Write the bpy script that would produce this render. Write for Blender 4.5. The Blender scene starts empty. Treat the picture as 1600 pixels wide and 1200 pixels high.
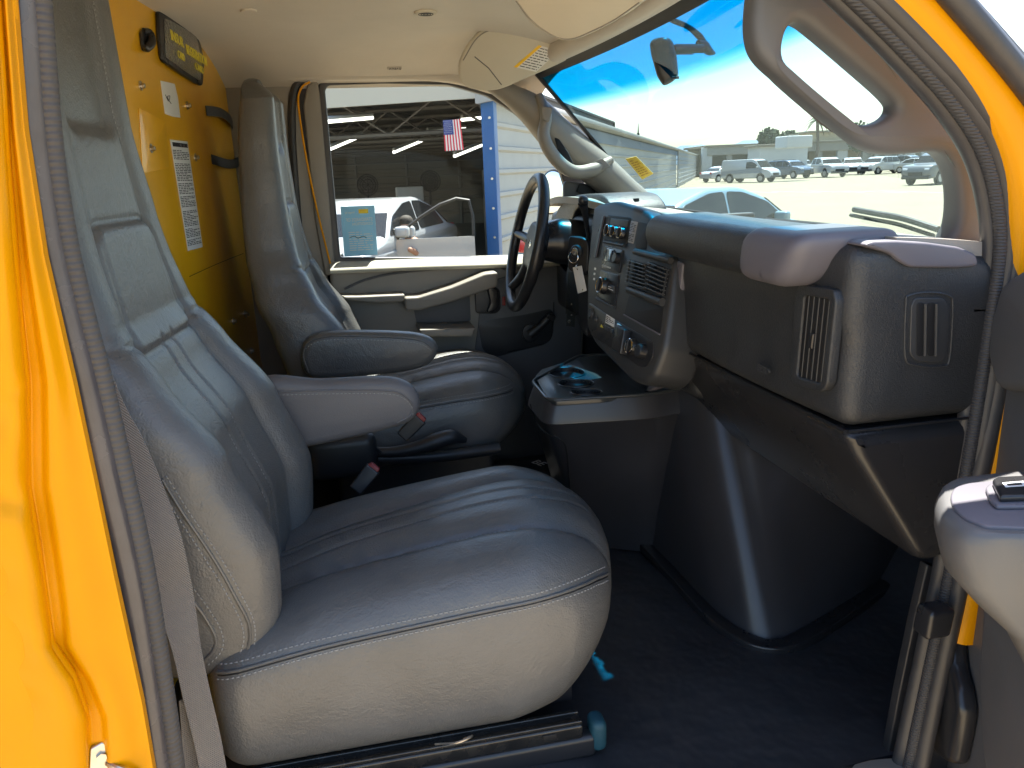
import bpy, bmesh, math, random
from mathutils import Vector, Matrix
from mathutils.bvhtree import BVHTree
from math import radians as rad, sin, cos, pi, exp
random.seed(7)
SC = bpy.context.scene
COL = SC.collection

# ------------------------------------------------------------------ camera, sky, sun, exposure
FPX = 1200.0
RW = Matrix(((0.97802441, 0.09143862, -0.18736926),
             (-0.20482705, 0.25367042, -0.94535559),
             (-0.03891197, 0.96295914, 0.26682496)))
CAM = Vector((0, -0.9, 1.0))
cam_d = bpy.data.cameras.new('camera')
cam = bpy.data.objects.new('camera', cam_d); COL.objects.link(cam)
cam_d.sensor_width = 36.0; cam_d.lens = 27.0
cam_d.clip_start = 0.02; cam_d.clip_end = 60000
cam.matrix_world = Matrix.Translation(CAM) @ RW.to_4x4()
SC.camera = cam

SUN_EL = 70.0
SUN_AZ = math.atan2(0.60, 0.80)          # from +Y towards +X
world = bpy.data.worlds.new('World'); SC.world = world; world.use_nodes = True
wn = world.node_tree.nodes; wl = world.node_tree.links
bg = wn['Background']; sky = wn.new('ShaderNodeTexSky'); sky.sky_type = 'NISHITA'; sky.sun_disc = False
sky.sun_elevation = rad(SUN_EL); sky.sun_rotation = SUN_AZ
sky.air_density = 1.1; sky.dust_density = 1.2; sky.ozone_density = 1.0
wl.new(sky.outputs['Color'], bg.inputs['Color']); bg.inputs['Strength'].default_value = 0.085
sun_d = bpy.data.lights.new('sun', 'SUN'); sun_d.energy = 4.6; sun_d.angle = rad(0.53); sun_d.color = (1.0, 0.95, 0.86)
sun = bpy.data.objects.new('sun', sun_d); COL.objects.link(sun)
sdir = Vector((sin(SUN_AZ) * cos(rad(SUN_EL)), cos(SUN_AZ) * cos(rad(SUN_EL)), sin(rad(SUN_EL))))
sun.rotation_euler = sdir.to_track_quat('Z', 'Y').to_euler(); sun.location = (5, 5, 20)
SC.view_settings.view_transform = 'Standard'; SC.view_settings.look = 'None'
SC.view_settings.gamma = 1.0; SC.view_settings.exposure = 2.42
try: SC.view_settings.use_curve_mapping = False
except Exception: pass

# ------------------------------------------------------------------ pixel rays onto real planes
def ray(px, py): return RW @ Vector((px - 800, 600 - py, -FPX))
def P(px, py, X=None, Y=None, Z=None):
    r = ray(px, py)
    i, v = (0, X) if X is not None else ((1, Y) if Y is not None else (2, Z))
    return CAM + r * ((v - CAM[i]) / r[i])
class Pl:
    """a plane in the scene: point + normal (+ an 'up' to fix its local axes)"""
    def __init__(s, p, n, up=(0, 0, 1)):
        s.p = Vector(p); s.n = Vector(n).normalized()
        s.u = Vector(up).cross(s.n).normalized(); s.v = s.n.cross(s.u).normalized()
    def at(s, px, py):
        r = ray(px, py); return CAM + r * ((s.p - CAM).dot(s.n) / r.dot(s.n))
    def loc(s, w): d = w - s.p; return (d.dot(s.u), d.dot(s.v))
    def w(s, a, b, c=0): return s.p + s.u * a + s.v * b + s.n * c
def PY(y): return Pl((0, y, 0), (0, -1, 0))
def PX(x): return Pl((x, 0, 0), (-1, 0, 0))

# ------------------------------------------------------------------ scene graph helpers
WP = {}
def root(name, label, cat, loc=(0, 0, 0), group=None, kind=None):
    o = bpy.data.objects.new(name, None); COL.objects.link(o); o.empty_display_size = .05
    o.location = loc; WP[o.name] = Vector(loc)
    if label: o['label'] = label
    if cat: o['category'] = cat
    if group: o['group'] = group
    if kind: o['kind'] = kind
    return o
def tag(o, label, cat, group=None):
    o['label'] = label; o['category'] = cat
    if group: o['group'] = group
    return o
def link_mesh(name, me, mat, parent, ang=40):
    if me.materials: me.materials.clear()
    me.materials.append(mat)
    co = [v.co for v in me.vertices]
    lo = Vector([min(c[i] for c in co) for i in range(3)]); hi = Vector([max(c[i] for c in co) for i in range(3)])
    c = (lo + hi) / 2
    me.transform(Matrix.Translation(-c))
    me.polygons.foreach_set('use_smooth', [True] * len(me.polygons))
    me.set_sharp_from_angle(angle=rad(ang))
    o = bpy.data.objects.new(name, me); COL.objects.link(o)
    if parent is not None:
        o.parent = parent; o.location = c - WP[parent.name]
    else: o.location = c
    WP[o.name] = c
    return o
def mesh(name, verts, faces, mat, parent=None, ang=40, fix=True):
    me = bpy.data.meshes.new(name); me.from_pydata([tuple(v) for v in verts], [], faces)
    if fix:
        bm = bmesh.new(); bm.from_mesh(me); bmesh.ops.recalc_face_normals(bm, faces=bm.faces); bm.to_mesh(me); bm.free()
    me.update()
    return link_mesh(name, me, mat, parent, ang)
def from_bm(name, bm, mat, parent=None, ang=40):
    bmesh.ops.recalc_face_normals(bm, faces=bm.faces)
    me = bpy.data.meshes.new(name); bm.to_mesh(me); bm.free(); me.update()
    return link_mesh(name, me, mat, parent, ang)

def cr(pts, n=6, closed=False):
    """Catmull-Rom through 2D or 3D tuples"""
    pts = [Vector(p) for p in pts]; N = len(pts); out = []
    if N < 3: return pts
    for i in range(N if closed else N - 1):
        p1, p2 = pts[i], pts[(i + 1) % N]
        p0 = pts[(i - 1) % N] if (closed or i > 0) else p1 * 2 - p2
        p3 = pts[(i + 2) % N] if (closed or i < N - 2) else p2 * 2 - p1
        for k in range(n):
            t = k / n
            out.append(0.5 * ((2 * p1) + (p2 - p0) * t + (2 * p0 - 5 * p1 + 4 * p2 - p3) * t * t + (3 * p1 - p0 - 3 * p2 + p3) * t ** 3))
    if not closed: out.append(pts[-1])
    return out
def rnd(pts, r, n=5):
    """round the corners of a closed 2D polygon by radius r"""
    out = []; N = len(pts); V = [Vector(p[:2]) for p in pts]
    for i in range(N):
        a, b, c = V[i - 1], V[i], V[(i + 1) % N]
        rr = pts[i][2] if len(pts[i]) > 2 else r
        d1 = (a - b); d2 = (c - b); l = min(rr, d1.length * .49, d2.length * .49)
        q1 = b + d1.normalized() * l; q2 = b + d2.normalized() * l
        for k in range(n + 1):
            t = k / n; out.append(q1 * (1 - t) ** 2 + b * 2 * t * (1 - t) + q2 * t * t)
    return out
def prism2(name, pl, outline, t0, t1, mat, parent=None, holes=(), bevel=.003, ang=40, res=2):
    """closed outline (local u,v metres on plane pl) extruded between offsets t0..t1 along the normal, edges rounded"""
    cu = bpy.data.curves.new('tmp', 'CURVE'); cu.dimensions = '2D'; cu.fill_mode = 'BOTH'
    h = abs(t1 - t0) / 2; bevel = min(bevel, h * .95)
    cu.extrude = max(h - bevel, 1e-5); cu.bevel_depth = bevel; cu.bevel_resolution = res; cu.offset = -bevel
    for pts in [outline] + list(holes):
        sp = cu.splines.new('POLY'); sp.points.add(len(pts) - 1); sp.use_cyclic_u = True
        for i, q in enumerate(pts): sp.points[i].co = (q[0], q[1], 0, 1)
    o = bpy.data.objects.new('tmp', cu); COL.objects.link(o)
    bpy.context.view_layer.update()
    dg = bpy.context.evaluated_depsgraph_get()
    me = bpy.data.meshes.new_from_object(o.evaluated_get(dg)); me.name = name
    bpy.data.objects.remove(o); bpy.data.curves.remove(cu)
    M = Matrix.Identity(4)
    for r in range(3): M[r][0], M[r][1], M[r][2] = pl.u[r], pl.v[r], pl.n[r]
    M.translation = pl.p + pl.n * ((t0 + t1) / 2)
    bm = bmesh.new(); bm.from_mesh(me); bmesh.ops.remove_doubles(bm, verts=bm.verts, dist=1e-5)
    bmesh.ops.recalc_face_normals(bm, faces=bm.faces); bm.to_mesh(me); bm.free()
    me.transform(M)
    return link_mesh(name, me, mat, parent, ang)
def prism(name, pl, px, t0, t1, mat, parent=None, holes=(), bevel=.003, r=0, sm=False, ang=40):
    """the same, from photo pixels carried onto the plane; r = corner radius in pixels, sm = smooth curve"""
    def cv(p):
        q = cr([a[:2] for a in p], 6, True) if sm else (rnd(p, r) if (r or any(len(a) > 2 for a in p)) else p)
        return [pl.loc(pl.at(a[0], a[1])) for a in q]
    return prism2(name, pl, cv(px), t0, t1, mat, parent, [cv(h) for h in holes], bevel, ang)
def frames(pts, up):
    T = []
    for i in range(len(pts)):
        a = pts[max(i - 1, 0)]; b = pts[min(i + 1, len(pts) - 1)]; T.append((b - a).normalized())
    if up is None:
        n = Vector((0, 0, 1)) if abs(T[0].z) < .9 else Vector((1, 0, 0))
        fr = []; n = (n - T[0] * n.dot(T[0])).normalized()
        for t in T:
            n = (n - t * n.dot(t)).normalized(); fr.append((n, t.cross(n)))
        return fr
    return [((Vector(up) - t * Vector(up).dot(t)).normalized(), t.cross((Vector(up) - t * Vector(up).dot(t)).normalized())) for t in T]
def sweep(name, pts, prof, mat, parent=None, up=None, closed=False, ang=40, scale=None, caps=True):
    """profile [(a,b)] (a along 'up', b across) swept along pts"""
    pts = [Vector(p) for p in pts]; fr = frames(pts, up); V = []; F = []; m = len(prof); n = len(pts)
    for i, (p, (a, b)) in enumerate(zip(pts, fr)):
        s = scale[i] if scale else 1
        for q in prof: V.append(p + a * q[0] * s + b * q[1] * s)
    for i in range(n if closed else n - 1):
        for j in range(m):
            F.append((i * m + j, i * m + (j + 1) % m, ((i + 1) % n) * m + (j + 1) % m, ((i + 1) % n) * m + j))
    if caps and not closed: F.append(tuple(range(m))); F.append(tuple(range((n - 1) * m, n * m)))
    return mesh(name, V, F, mat, parent, ang)
def circ(r, n=12, ry=None): return [(r * cos(2 * pi * k / n), (ry or r) * sin(2 * pi * k / n)) for k in range(n)]
def tube(name, pts, r, mat, parent=None, n=12, smooth=6, closed=False, up=None, ry=None):
    if smooth: 
        q = cr(pts, smooth, closed)
    else: q = [Vector(p) for p in pts]
    if isinstance(r, (list, tuple)):
        rs = []
        for i in range(len(q)):
            t = i / (len(q) - 1) * (len(r) - 1); k = min(int(t), len(r) - 2); rs.append(r[k] + (r[k + 1] - r[k]) * (t - k))
        return sweep(name, q, circ(1, n), mat, parent, up, closed, scale=rs)
    return sweep(name, q, circ(r, n, ry), mat, parent, up, closed)
def rboxv(hx, hy, hz, r, nx=8, ny=8, nz=8):
    """rounded box vertices/faces, half sizes hx,hy,hz"""
    idx = {}; V = []; F = []
    r = min(r, hx, hy, hz)
    def axis(h, n):
        k = 4; a = [-h + r * (1 - cos(pi / 2 * i / k)) for i in range(k)] 
        m = [-h + r + (2 * h - 2 * r) * i / n for i in range(n + 1)]
        return a + m + [-v for v in reversed(a)]
    A = [axis(hx, nx), axis(hy, ny), axis(hz, nz)]
    H = (hx, hy, hz)
    def vid(i, j, k):
        key = (i, j, k)
        if key not in idx:
            p = Vector((A[0][i], A[1][j], A[2][k]))
            q = Vector([max(-H[c] + r, min(H[c] - r, p[c])) for c in range(3)])
            d = p - q
            if d.length > 1e-9: p = q + d.normalized() * r
            idx[key] = len(V); V.append(p)
        return idx[key]
    N = [len(a) - 1 for a in A]
    for c in range(3):
        a, b = [x for x in range(3) if x != c]
        for s in (0, N[c]):
            for i in range(N[a]):
                for j in range(N[b]):
                    f = []
                    for (di, dj) in ((0, 0), (1, 0), (1, 1), (0, 1)):
                        k = [0, 0, 0]; k[c] = s; k[a] = i + di; k[b] = j + dj; f.append(vid(*k))
                    F.append(tuple(f))
    return V, F
def rbox(name, c, h, r, mat, parent=None, rot=None, fn=None, n=(1, 1, 1), ang=60):
    V, F = rboxv(h[0], h[1], h[2], r, *n)
    if fn: V = [Vector(fn(v)) for v in V]
    if rot is not None: V = [rot @ v for v in V]
    V = [v + Vector(c) for v in V]
    return mesh(name, V, F, mat, parent, ang)
def basis(pl):
    return Matrix(((pl.u[0], pl.v[0], pl.n[0]), (pl.u[1], pl.v[1], pl.n[1]), (pl.u[2], pl.v[2], pl.n[2])))
def surf(name, rows, mat, parent=None, thick=.01, direction=(0, 0, -1), ang=40, closed=False):
    """a sheet through rows of points, given a real thickness"""
    n = len(rows); m = len(rows[0]); V = [Vector(p) for r in rows for p in r]; F = []
    d = Vector(direction).normalized() * thick; K = len(V); V += [v + d for v in V]
    for i in range(n - 1):
        for j in range(m - 1):
            a = i * m + j; F.append((a, a + 1, a + m + 1, a + m)); F.append((K + a, K + a + m, K + a + m + 1, K + a + 1))
    for i in range(n - 1):
        for j in (0, m - 1): a = i * m + j; F.append((a, a + m, K + a + m, K + a))
    for j in range(m - 1):
        for i in (0, n - 1): a = i * m + j; F.append((a, a + 1, K + a + 1, K + a))
    return mesh(name, V, F, mat, parent, ang)
def loft(name, rings, mat, parent=None, ang=40, caps=True):
    m = len(rings[0]); V = [Vector(p) for r in rings for p in r]; F = []
    for i in range(len(rings) - 1):
        for j in range(m): F.append((i * m + j, i * m + (j + 1) % m, (i + 1) * m + (j + 1) % m, (i + 1) * m + j))
    if caps: F.append(tuple(range(m))); F.append(tuple(range((len(rings) - 1) * m, len(rings) * m)))
    return mesh(name, V, F, mat, parent, ang)
def cyl(name, p0, p1, r, mat, parent=None, n=20, bev=.0, r1=None):
    p0 = Vector(p0); p1 = Vector(p1); d = (p1 - p0); L = d.length; r1 = r if r1 is None else r1
    b = min(bev, L * .4)
    if b: pts = [p0, p0 + d * (b / L), p1 - d * (b / L), p1]; sc = [r - b, r, r1, r1 - b]
    else: pts = [p0, p1]; sc = [r, r1]
    n0 = Vector((0, 0, 1)) if abs(d.normalized().z) < .9 else Vector((1, 0, 0))
    return sweep(name, pts, circ(1, n), mat, parent, up=n0, scale=sc, ang=35)
def text(name, s, pl, origin, size, mat, parent=None, flip=False, shear=0, ext=.0006, align='LEFT', sp=1.0, width=None, rot=0):
    """lettering as real thin raised geometry on plane pl; origin = world point"""
    cu = bpy.data.curves.new('t', 'FONT'); cu.body = s; cu.size = size; cu.extrude = ext; cu.align_x = align; cu.space_line = sp
    cu.resolution_u = 2
    o = bpy.data.objects.new('t', cu); COL.objects.link(o); bpy.context.view_layer.update()
    dg = bpy.context.evaluated_depsgraph_get(); me = bpy.data.meshes.new_from_object(o.evaluated_get(dg)); me.name = name
    bpy.data.objects.remove(o); bpy.data.curves.remove(cu)
    sx = 1
    if width and me.vertices:
        w = max(v.co.x for v in me.vertices) - min(v.co.x for v in me.vertices); sx = width / w
    M = Matrix.Identity(4); u = -pl.u if flip else pl.u
    for r in range(3): M[r][0], M[r][1], M[r][2] = u[r] * sx, pl.v[r], pl.n[r]
    M = M @ Matrix.Rotation(rot, 4, 'Z')
    M.translation = Vector(origin) + pl.n * ext
    me.transform(M)
    return link_mesh(name, me, mat, parent, 40)
def bars(name, pl, quad, rows, mat, parent=None, t=.0006, fill=.5, seed=1, gaps=(), chunk=7, m=.04, off=.0005):
    """rows of small print: short dashes laid on plane pl inside the 4-corner world quad (tl,tr,br,bl)"""
    rn = random.Random(seed); V = []; F = []
    tl, tr, br, bl = [Vector(q) for q in quad]
    for i in range(rows):
        if i in gaps: continue
        v0 = (i + .5 - fill / 2) / rows; v1 = (i + .5 + fill / 2) / rows
        x = m; end = 1 - m - (rn.random() * .5 if rn.random() < .3 else rn.random() * .05)
        while x < end:
            w = min((.4 + rn.random()) / chunk, end - x)
            q = []
            for (a, b) in ((x, v0), (x + w, v0), (x + w, v1), (x, v1)):
                b = m + b * (1 - 2 * m)
                q.append(tl * (1 - a) * (1 - b) + tr * a * (1 - b) + br * a * b + bl * (1 - a) * b)
            k = len(V); V += [p + pl.n * off for p in q] + [p + pl.n * (off + t) for p in q]
            F += [(k + 4, k + 5, k + 6, k + 7), (k, k + 1, k + 5, k + 4), (k + 1, k + 2, k + 6, k + 5), (k + 2, k + 3, k + 7, k + 6), (k + 3, k, k + 4, k + 7)]
            x += w + .25 / chunk
    return mesh(name, V, F, mat, parent, fix=False)

# ------------------------------------------------------------------ materials
def mat(name, col, rough=.5, metal=0, bump=(), coat=0, spec=.5, var=0, var_scale=8, emit=None, alpha=None, sheen=0, coat_rough=.05):
    m = bpy.data.materials.new(name); m.use_nodes = True; nt = m.node_tree; b = nt.nodes['Principled BSDF']
    b.inputs['Base Color'].default_value = (*col, 1); b.inputs['Roughness'].default_value = rough; b.inputs['Metallic'].default_value = metal
    b.inputs['Specular IOR Level'].default_value = spec
    if coat: b.inputs['Coat Weight'].default_value = coat; b.inputs['Coat Roughness'].default_value = coat_rough
    if sheen: b.inputs['Sheen Weight'].default_value = sheen
    if emit: b.inputs['Emission Color'].default_value = (*emit[0], 1); b.inputs['Emission Strength'].default_value = emit[1]
    tc = nt.nodes.new('ShaderNodeTexCoord')
    if var:
        nz = nt.nodes.new('ShaderNodeTexNoise'); nz.inputs['Scale'].default_value = var_scale; nz.inputs['Detail'].default_value = 6
        nt.links.new(tc.outputs['Object'], nz.inputs['Vector'])
        mr = nt.nodes.new('ShaderNodeMapRange'); mr.inputs['From Min'].default_value = .3; mr.inputs['From Max'].default_value = .7
        mr.inputs['To Min'].default_value = 1 - var; mr.inputs['To Max'].default_value = 1 + var
        nt.links.new(nz.outputs['Fac'], mr.inputs['Value'])
        mx = nt.nodes.new('ShaderNodeVectorMath'); mx.operation = 'SCALE'; mx.inputs[0].default_value = col
        nt.links.new(mr.outputs['Result'], mx.inputs['Scale']); nt.links.new(mx.outputs['Vector'], b.inputs['Base Color'])
        rr = nt.nodes.new('ShaderNodeMapRange'); rr.inputs['From Min'].default_value = .3; rr.inputs['From Max'].default_value = .7
        rr.inputs['To Min'].default_value = max(rough - var * .35, 0); rr.inputs['To Max'].default_value = min(rough + var * .35, 1)
        nt.links.new(nz.outputs['Fac'], rr.inputs['Value']); nt.links.new(rr.outputs['Result'], b.inputs['Roughness'])
    prev = None
    for (kind, scale, strength, dist) in bump:
        if kind == 'n': t = nt.nodes.new('ShaderNodeTexNoise'); t.inputs['Detail'].default_value = 4; out = t.outputs['Fac']
        elif kind == 'v': t = nt.nodes.new('ShaderNodeTexVoronoi'); t.feature = 'DISTANCE_TO_EDGE'; out = t.outputs['Distance']
        elif kind == 's': t = nt.nodes.new('ShaderNodeTexNoise'); t.inputs['Detail'].default_value = 3; t.inputs['Distortion'].default_value = 2.5; out = t.outputs['Fac']
        t.inputs['Scale'].default_value = scale; nt.links.new(tc.outputs['Object'], t.inputs['Vector'])
        bp = nt.nodes.new('ShaderNodeBump'); bp.inputs['Strength'].default_value = strength; bp.inputs['Distance'].default_value = dist
        nt.links.new(out, bp.inputs['Height'])
        if prev: nt.links.new(prev.outputs['Normal'], bp.inputs['Normal'])
        prev = bp
    if prev:
        nt.links.new(prev.outputs['Normal'], b.inputs['Normal'])
    return m
def glassmat(name, tint, refl=.035, rough=.0):
    m = bpy.data.materials.new(name); m.use_nodes = True; nt = m.node_tree; nt.nodes.clear()
    out = nt.nodes.new('ShaderNodeOutputMaterial'); tr = nt.nodes.new('ShaderNodeBsdfTransparent'); gl = nt.nodes.new('ShaderNodeBsdfGlossy')
    gl.inputs['Roughness'].default_value = rough; tr.inputs['Color'].default_value = (*tint, 1)
    fr = nt.nodes.new('ShaderNodeLayerWeight'); fr.inputs['Blend'].default_value = .5
    pw = nt.nodes.new('ShaderNodeMath'); pw.operation = 'POWER'; pw.inputs[1].default_value = 5.0
    ad = nt.nodes.new('ShaderNodeMath'); ad.operation = 'MULTIPLY_ADD'; ad.inputs[1].default_value = .5; ad.inputs[2].default_value = refl * .5
    nt.links.new(fr.outputs['Facing'], pw.inputs[0]); nt.links.new(pw.outputs[0], ad.inputs[0])
    mx = nt.nodes.new('ShaderNodeMixShader'); nt.links.new(ad.outputs[0], mx.inputs[0]); nt.links.new(tr.outputs[0], mx.inputs[1]); nt.links.new(gl.outputs[0], mx.inputs[2])
    nt.links.new(mx.outputs[0], out.inputs[0])
    return m, tr, nt

LEATHER = [('n', 330, .55, .0016), ('s', 55, .22, .003), ('s', 12, .14, .012)]
M = {}
M['leather'] = mat('seat_leather', (.106, .105, .102), .34, bump=LEATHER, var=.10, var_scale=9, spec=.55)
M['leather_side'] = M['leather']
M['vinyl'] = mat('armrest_vinyl', (.125, .122, .128), .5, bump=[('n', 450, .4, .0012)], var=.05)
M['thread'] = mat('thread', (.25, .25, .245), .8)
M['dark'] = mat('dark_plastic', (.022, .022, .024), .42, bump=[('n', 900, .15, .0004)], var=.1, var_scale=20)
M['dash'] = mat('dash_grain', (.026, .027, .029), .40, bump=[('s', 170, .5, .002), ('n', 420, .4, .001)], var=.12, var_scale=12)
M['stack'] = mat('stack_plastic', (.032, .033, .035), .45, bump=[('n', 900, .1, .0003)])
M['gloss'] = mat('black_gloss', (.019, .019, .021), .28, var=.05, var_scale=6)
M['engine'] = mat('engine_cover_plastic', (.032, .032, .036), .33, bump=[('n', 500, .12, .0006)], var=.12, var_scale=5)
M['void'] = mat('recess_black', (.006, .006, .007), .6)
M['trim'] = mat('taupe_trim', (.088, .089, .094), .55, bump=[('n', 700, .25, .0006)], var=.04)
M['trim_far'] = mat('grey_beige_trim', (.23, .21, .18), .5, bump=[('n', 600, .2, .0006)], var=.04)
M['lav'] = mat('grey_violet_plastic', (.105, .10, .12), .5, bump=[('n', 700, .2, .0005)])
M['liner'] = mat('headliner_cloth', (.54, .49, .42), .9, bump=[('n', 700, .4, .0008), ('n', 5, .2, .02)], var=.05, var_scale=6, sheen=.2)
M['visor'] = mat('visor_cloth', (.56, .52, .43), .85, bump=[('n', 700, .3, .0006)], var=.04)
M['yellow'] = mat('yellow_paint', (.64, .265, .0), .36, spec=.14, coat=.05, bump=[('n', 9, .05, .01)], var=.03)
M['yellow_in'] = mat('yellow_partition_paint', (.80, .41, .004), .36, coat=.3, bump=[('n', 40, .12, .003), ('n', 6, .25, .02)], var=.07, var_scale=5)
M['rubber'] = mat('seal_rubber', (.035, .034, .036), .45, bump=[('n', 200, .2, .0008)], var=.15, var_scale=30)
M['seal_dark'] = mat('dark_ribbed_seal', (.035, .034, .036), .55)
M['seal_fab'] = mat('ribbed_seal', (.065, .06, .057), .7)
M['greyseal'] = mat('grey_seal', (.065, .06, .064), .25, bump=[('n', 60, .2, .002)], var=.15, var_scale=20)
M['mat'] = mat('floor_rubber', (.032, .033, .037), .42, bump=[('n', 4, .5, .05), ('n', 300, .10, .0008)], var=.12, var_scale=3)
M['steel'] = mat('steel', (.5, .48, .45), .3, metal=1, var=.15, var_scale=40)
M['rail'] = mat('black_steel_rail', (.06, .058, .055), .25, metal=.8, var=.2, var_scale=30)
M['teal_sunlight'] = mat('painted_teal_sunlight', (.008, .055, .075), .6, bump=[('n', 200, .5, .001)])  # teal imitates sunlight tinted by the windshield's blue band, painted as colour
M['belt'] = mat('belt_webbing', (.20, .185, .175), .6)
M['white'] = mat('white_label', (.75, .75, .73), .5)
M['ink'] = mat('label_ink', (.02, .02, .025), .6)
M['red'] = mat('red_plastic', (.22, .012, .012), .4)
M['yel_lbl'] = mat('yellow_sticker', (.9, .55, .02), .5)
M['ink_yel'] = mat('yellow_print', (.75, .62, .05), .5)
M['chrome'] = mat('chrome', (.75, .75, .75), .12, metal=1)
M['tray'] = mat('console_tray', (.03, .034, .036), .28)
M['wheel'] = mat('steering_leather', (.018, .018, .02), .36, bump=[('v', 500, .15, .0005)])
def ribbed(m, scale, axis='Z', strength=.8, dist=.002, sc=(1, 1, 1)):
    nt = m.node_tree; b = nt.nodes['Principled BSDF']; tc = nt.nodes.new('ShaderNodeTexCoord'); mp = nt.nodes.new('ShaderNodeMapping'); mp.inputs['Scale'].default_value = sc
    w = nt.nodes.new('ShaderNodeTexWave'); w.inputs['Scale'].default_value = scale; w.bands_direction = axis; w.inputs['Distortion'].default_value = .6; w.inputs['Detail'].default_value = 1
    nt.links.new(tc.outputs['Object'], mp.inputs['Vector']); nt.links.new(mp.outputs[0], w.inputs['Vector'])
    bp = nt.nodes.new('ShaderNodeBump'); bp.inputs['Strength'].default_value = strength; bp.inputs['Distance'].default_value = dist
    nt.links.new(w.outputs['Fac'], bp.inputs['Height']); nt.links.new(bp.outputs[0], b.inputs['Normal'])
ribbed(M['seal_fab'], 45, 'Z', .6, .002)
ribbed(M['seal_dark'], 70, 'Z', .6, .0015)
ribbed(M['belt'], 160, 'DIAGONAL', .8, .0012)
# ------------------------------------------------------------------ VAN SHELL
van = root('van_body', 'yellow van cab seen through its open passenger door, with headliner, pillars and windshield', 'van', (.3, .9, 0))
# floor pan + rubber mat, firewall, roof skin, cargo sides, bonnet
rbox('floor_pan', (.45, .9, -.05), (.95, .92, .035), .01, M['dark'], van)
def fl(x, y):
    z = .006 * sin(x * 9 + y * 5) + .004 * sin(y * 17 - x * 6) + .003
    if x > 1.16: z += (x - 1.16) * .8
    return Vector((x, y, z))
surf('floor_mat', [[fl(-.3 + 1.65 * i / 40, .05 + 1.6 * j / 40) for j in range(41)] for i in range(41)], M['mat'], van, .008)
rbox('firewall', (1.42, .9, .38), (.02, .9, .40), .01, M['engine'], van)
# headliner: a padded shell
def hl(x, y):
    t = (y - .9) / .84
    z = 1.385 - .10 * abs(t) ** 5 - .012 * t * t
    if y > 1.40:
        z -= .02 * min((y - 1.4) / .3, 1) ** 2
    # front drop towards the header
    f = max(0, (x - .30) / .33); z -= .065 * f ** 1.8
    z -= .018 * exp(-((x - .02) / .05) ** 2) * (1 if abs(t) < .8 else 0) * 0
    return Vector((x, y, z))
rows = [[hl(-.50 + 1.13 * i / 44 + (.06 * (1 - ((.05 + 1.66 * j / 60 - .9) / .84) ** 2) if i > 30 else 0) * max(0, (i - 30) / 14), .05 + 1.66 * j / 60) for j in range(61)] for i in range(45)]
headl = surf('headliner', rows, M['liner'], van, .03, (0, 0, 1), 60)
# rolled side rail of the headliner above the driver door
tube('headliner_edge', [P(350, 112, Y=1.70), P(420, 116, Y=1.70), P(470, 116, Y=1.68), P(600, 114, Y=1.68), P(700, 118, Y=1.68), P(770, 136, Y=1.67), P(820, 150, Y=1.62)], .022, M['liner'], van, 10)
rbox('roof_skin', (-.1, .9, 1.50), (.85, .90, .02), .02, M['yellow'], van)
rbox('shade_roof_side', (-.02, -.03, 1.45), (.93, .03, .06), .02, M['yellow'], van)  # unseen roof edge, front end lengthened to shade the open door's armrest
rbox('cargo_side', (-2.0, -.03, .45), (1.62, .03, 1.08), .03, M['yellow'], van)
rbox('cargo_side', (-2.0, 1.86, .45), (1.62, .03, 1.08), .03, M['yellow'], van)
rbox('cargo_roof', (-2.3, .9, 1.50), (1.3, .90, .02), .02, M['yellow'], van)
rbox('cargo_floor', (-2.0, .9, -.2), (1.62, .9, .03), .02, M['yellow'], van)
# windshield in its own raked plane
a0 = P(840, 122, Y=1.55); b0 = P(1003, 303, Y=1.5)
wn_ = (b0 - a0).cross(Vector((0, 1, 0))).normalized()
if wn_.x > 0: wn_ = -wn_
WS = Pl(a0, wn_)
def wsp(v, y): # v metres down from header line along the slope
    s = WS.v * -1
    bow = .07 * (1 - ((y - .85) / .75) ** 2)
    return Vector((a0.x + s.x * v / 1, y, a0.z + s.z * v)) + Vector((bow, 0, bow * .15))
gm, tr_, nt_ = glassmat('windshield_glass', (.86, .93, .93))
tcc = nt_.nodes.new('ShaderNodeTexCoord'); sp_ = nt_.nodes.new('ShaderNodeSeparateXYZ'); nt_.links.new(tcc.outputs['Object'], sp_.inputs[0])
rp = nt_.nodes.new('ShaderNodeValToRGB'); mr_ = nt_.nodes.new('ShaderNodeMapRange')
nt_.links.new(sp_.outputs['Z'], mr_.inputs['Value']); nt_.links.new(mr_.outputs[0], rp.inputs[0]); nt_.links.new(rp.outputs[0], tr_.inputs['Color'])
ws_top, ws_bot = a0.z + .02, a0.z - .50
mr_.inputs['From Min'].default_value = (ws_top - ws_bot) / 2 - .16; mr_.inputs['From Max'].default_value = (ws_top - ws_bot) / 2
rp.color_ramp.elements[0].position = 0; rp.color_ramp.elements[0].color = (.72, .80, .80, 1)
rp.color_ramp.elements[1].position = 1; rp.color_ramp.elements[1].color = (.0, .42, .60, 1)
e = rp.color_ramp.elements.new(.28); e.color = (.64, .78, .82, 1)
e = rp.color_ramp.elements.new(.48); e.color = (.02, .46, .68, 1)
L_ws = .72
rows = [[wsp(-.03 + L_ws * i / 16, .10 + 1.46 * j / 30) for j in range(31)] for i in range(17)]
wsh = surf('windshield', rows, gm, van, .0005, WS.n * -1)
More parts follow.
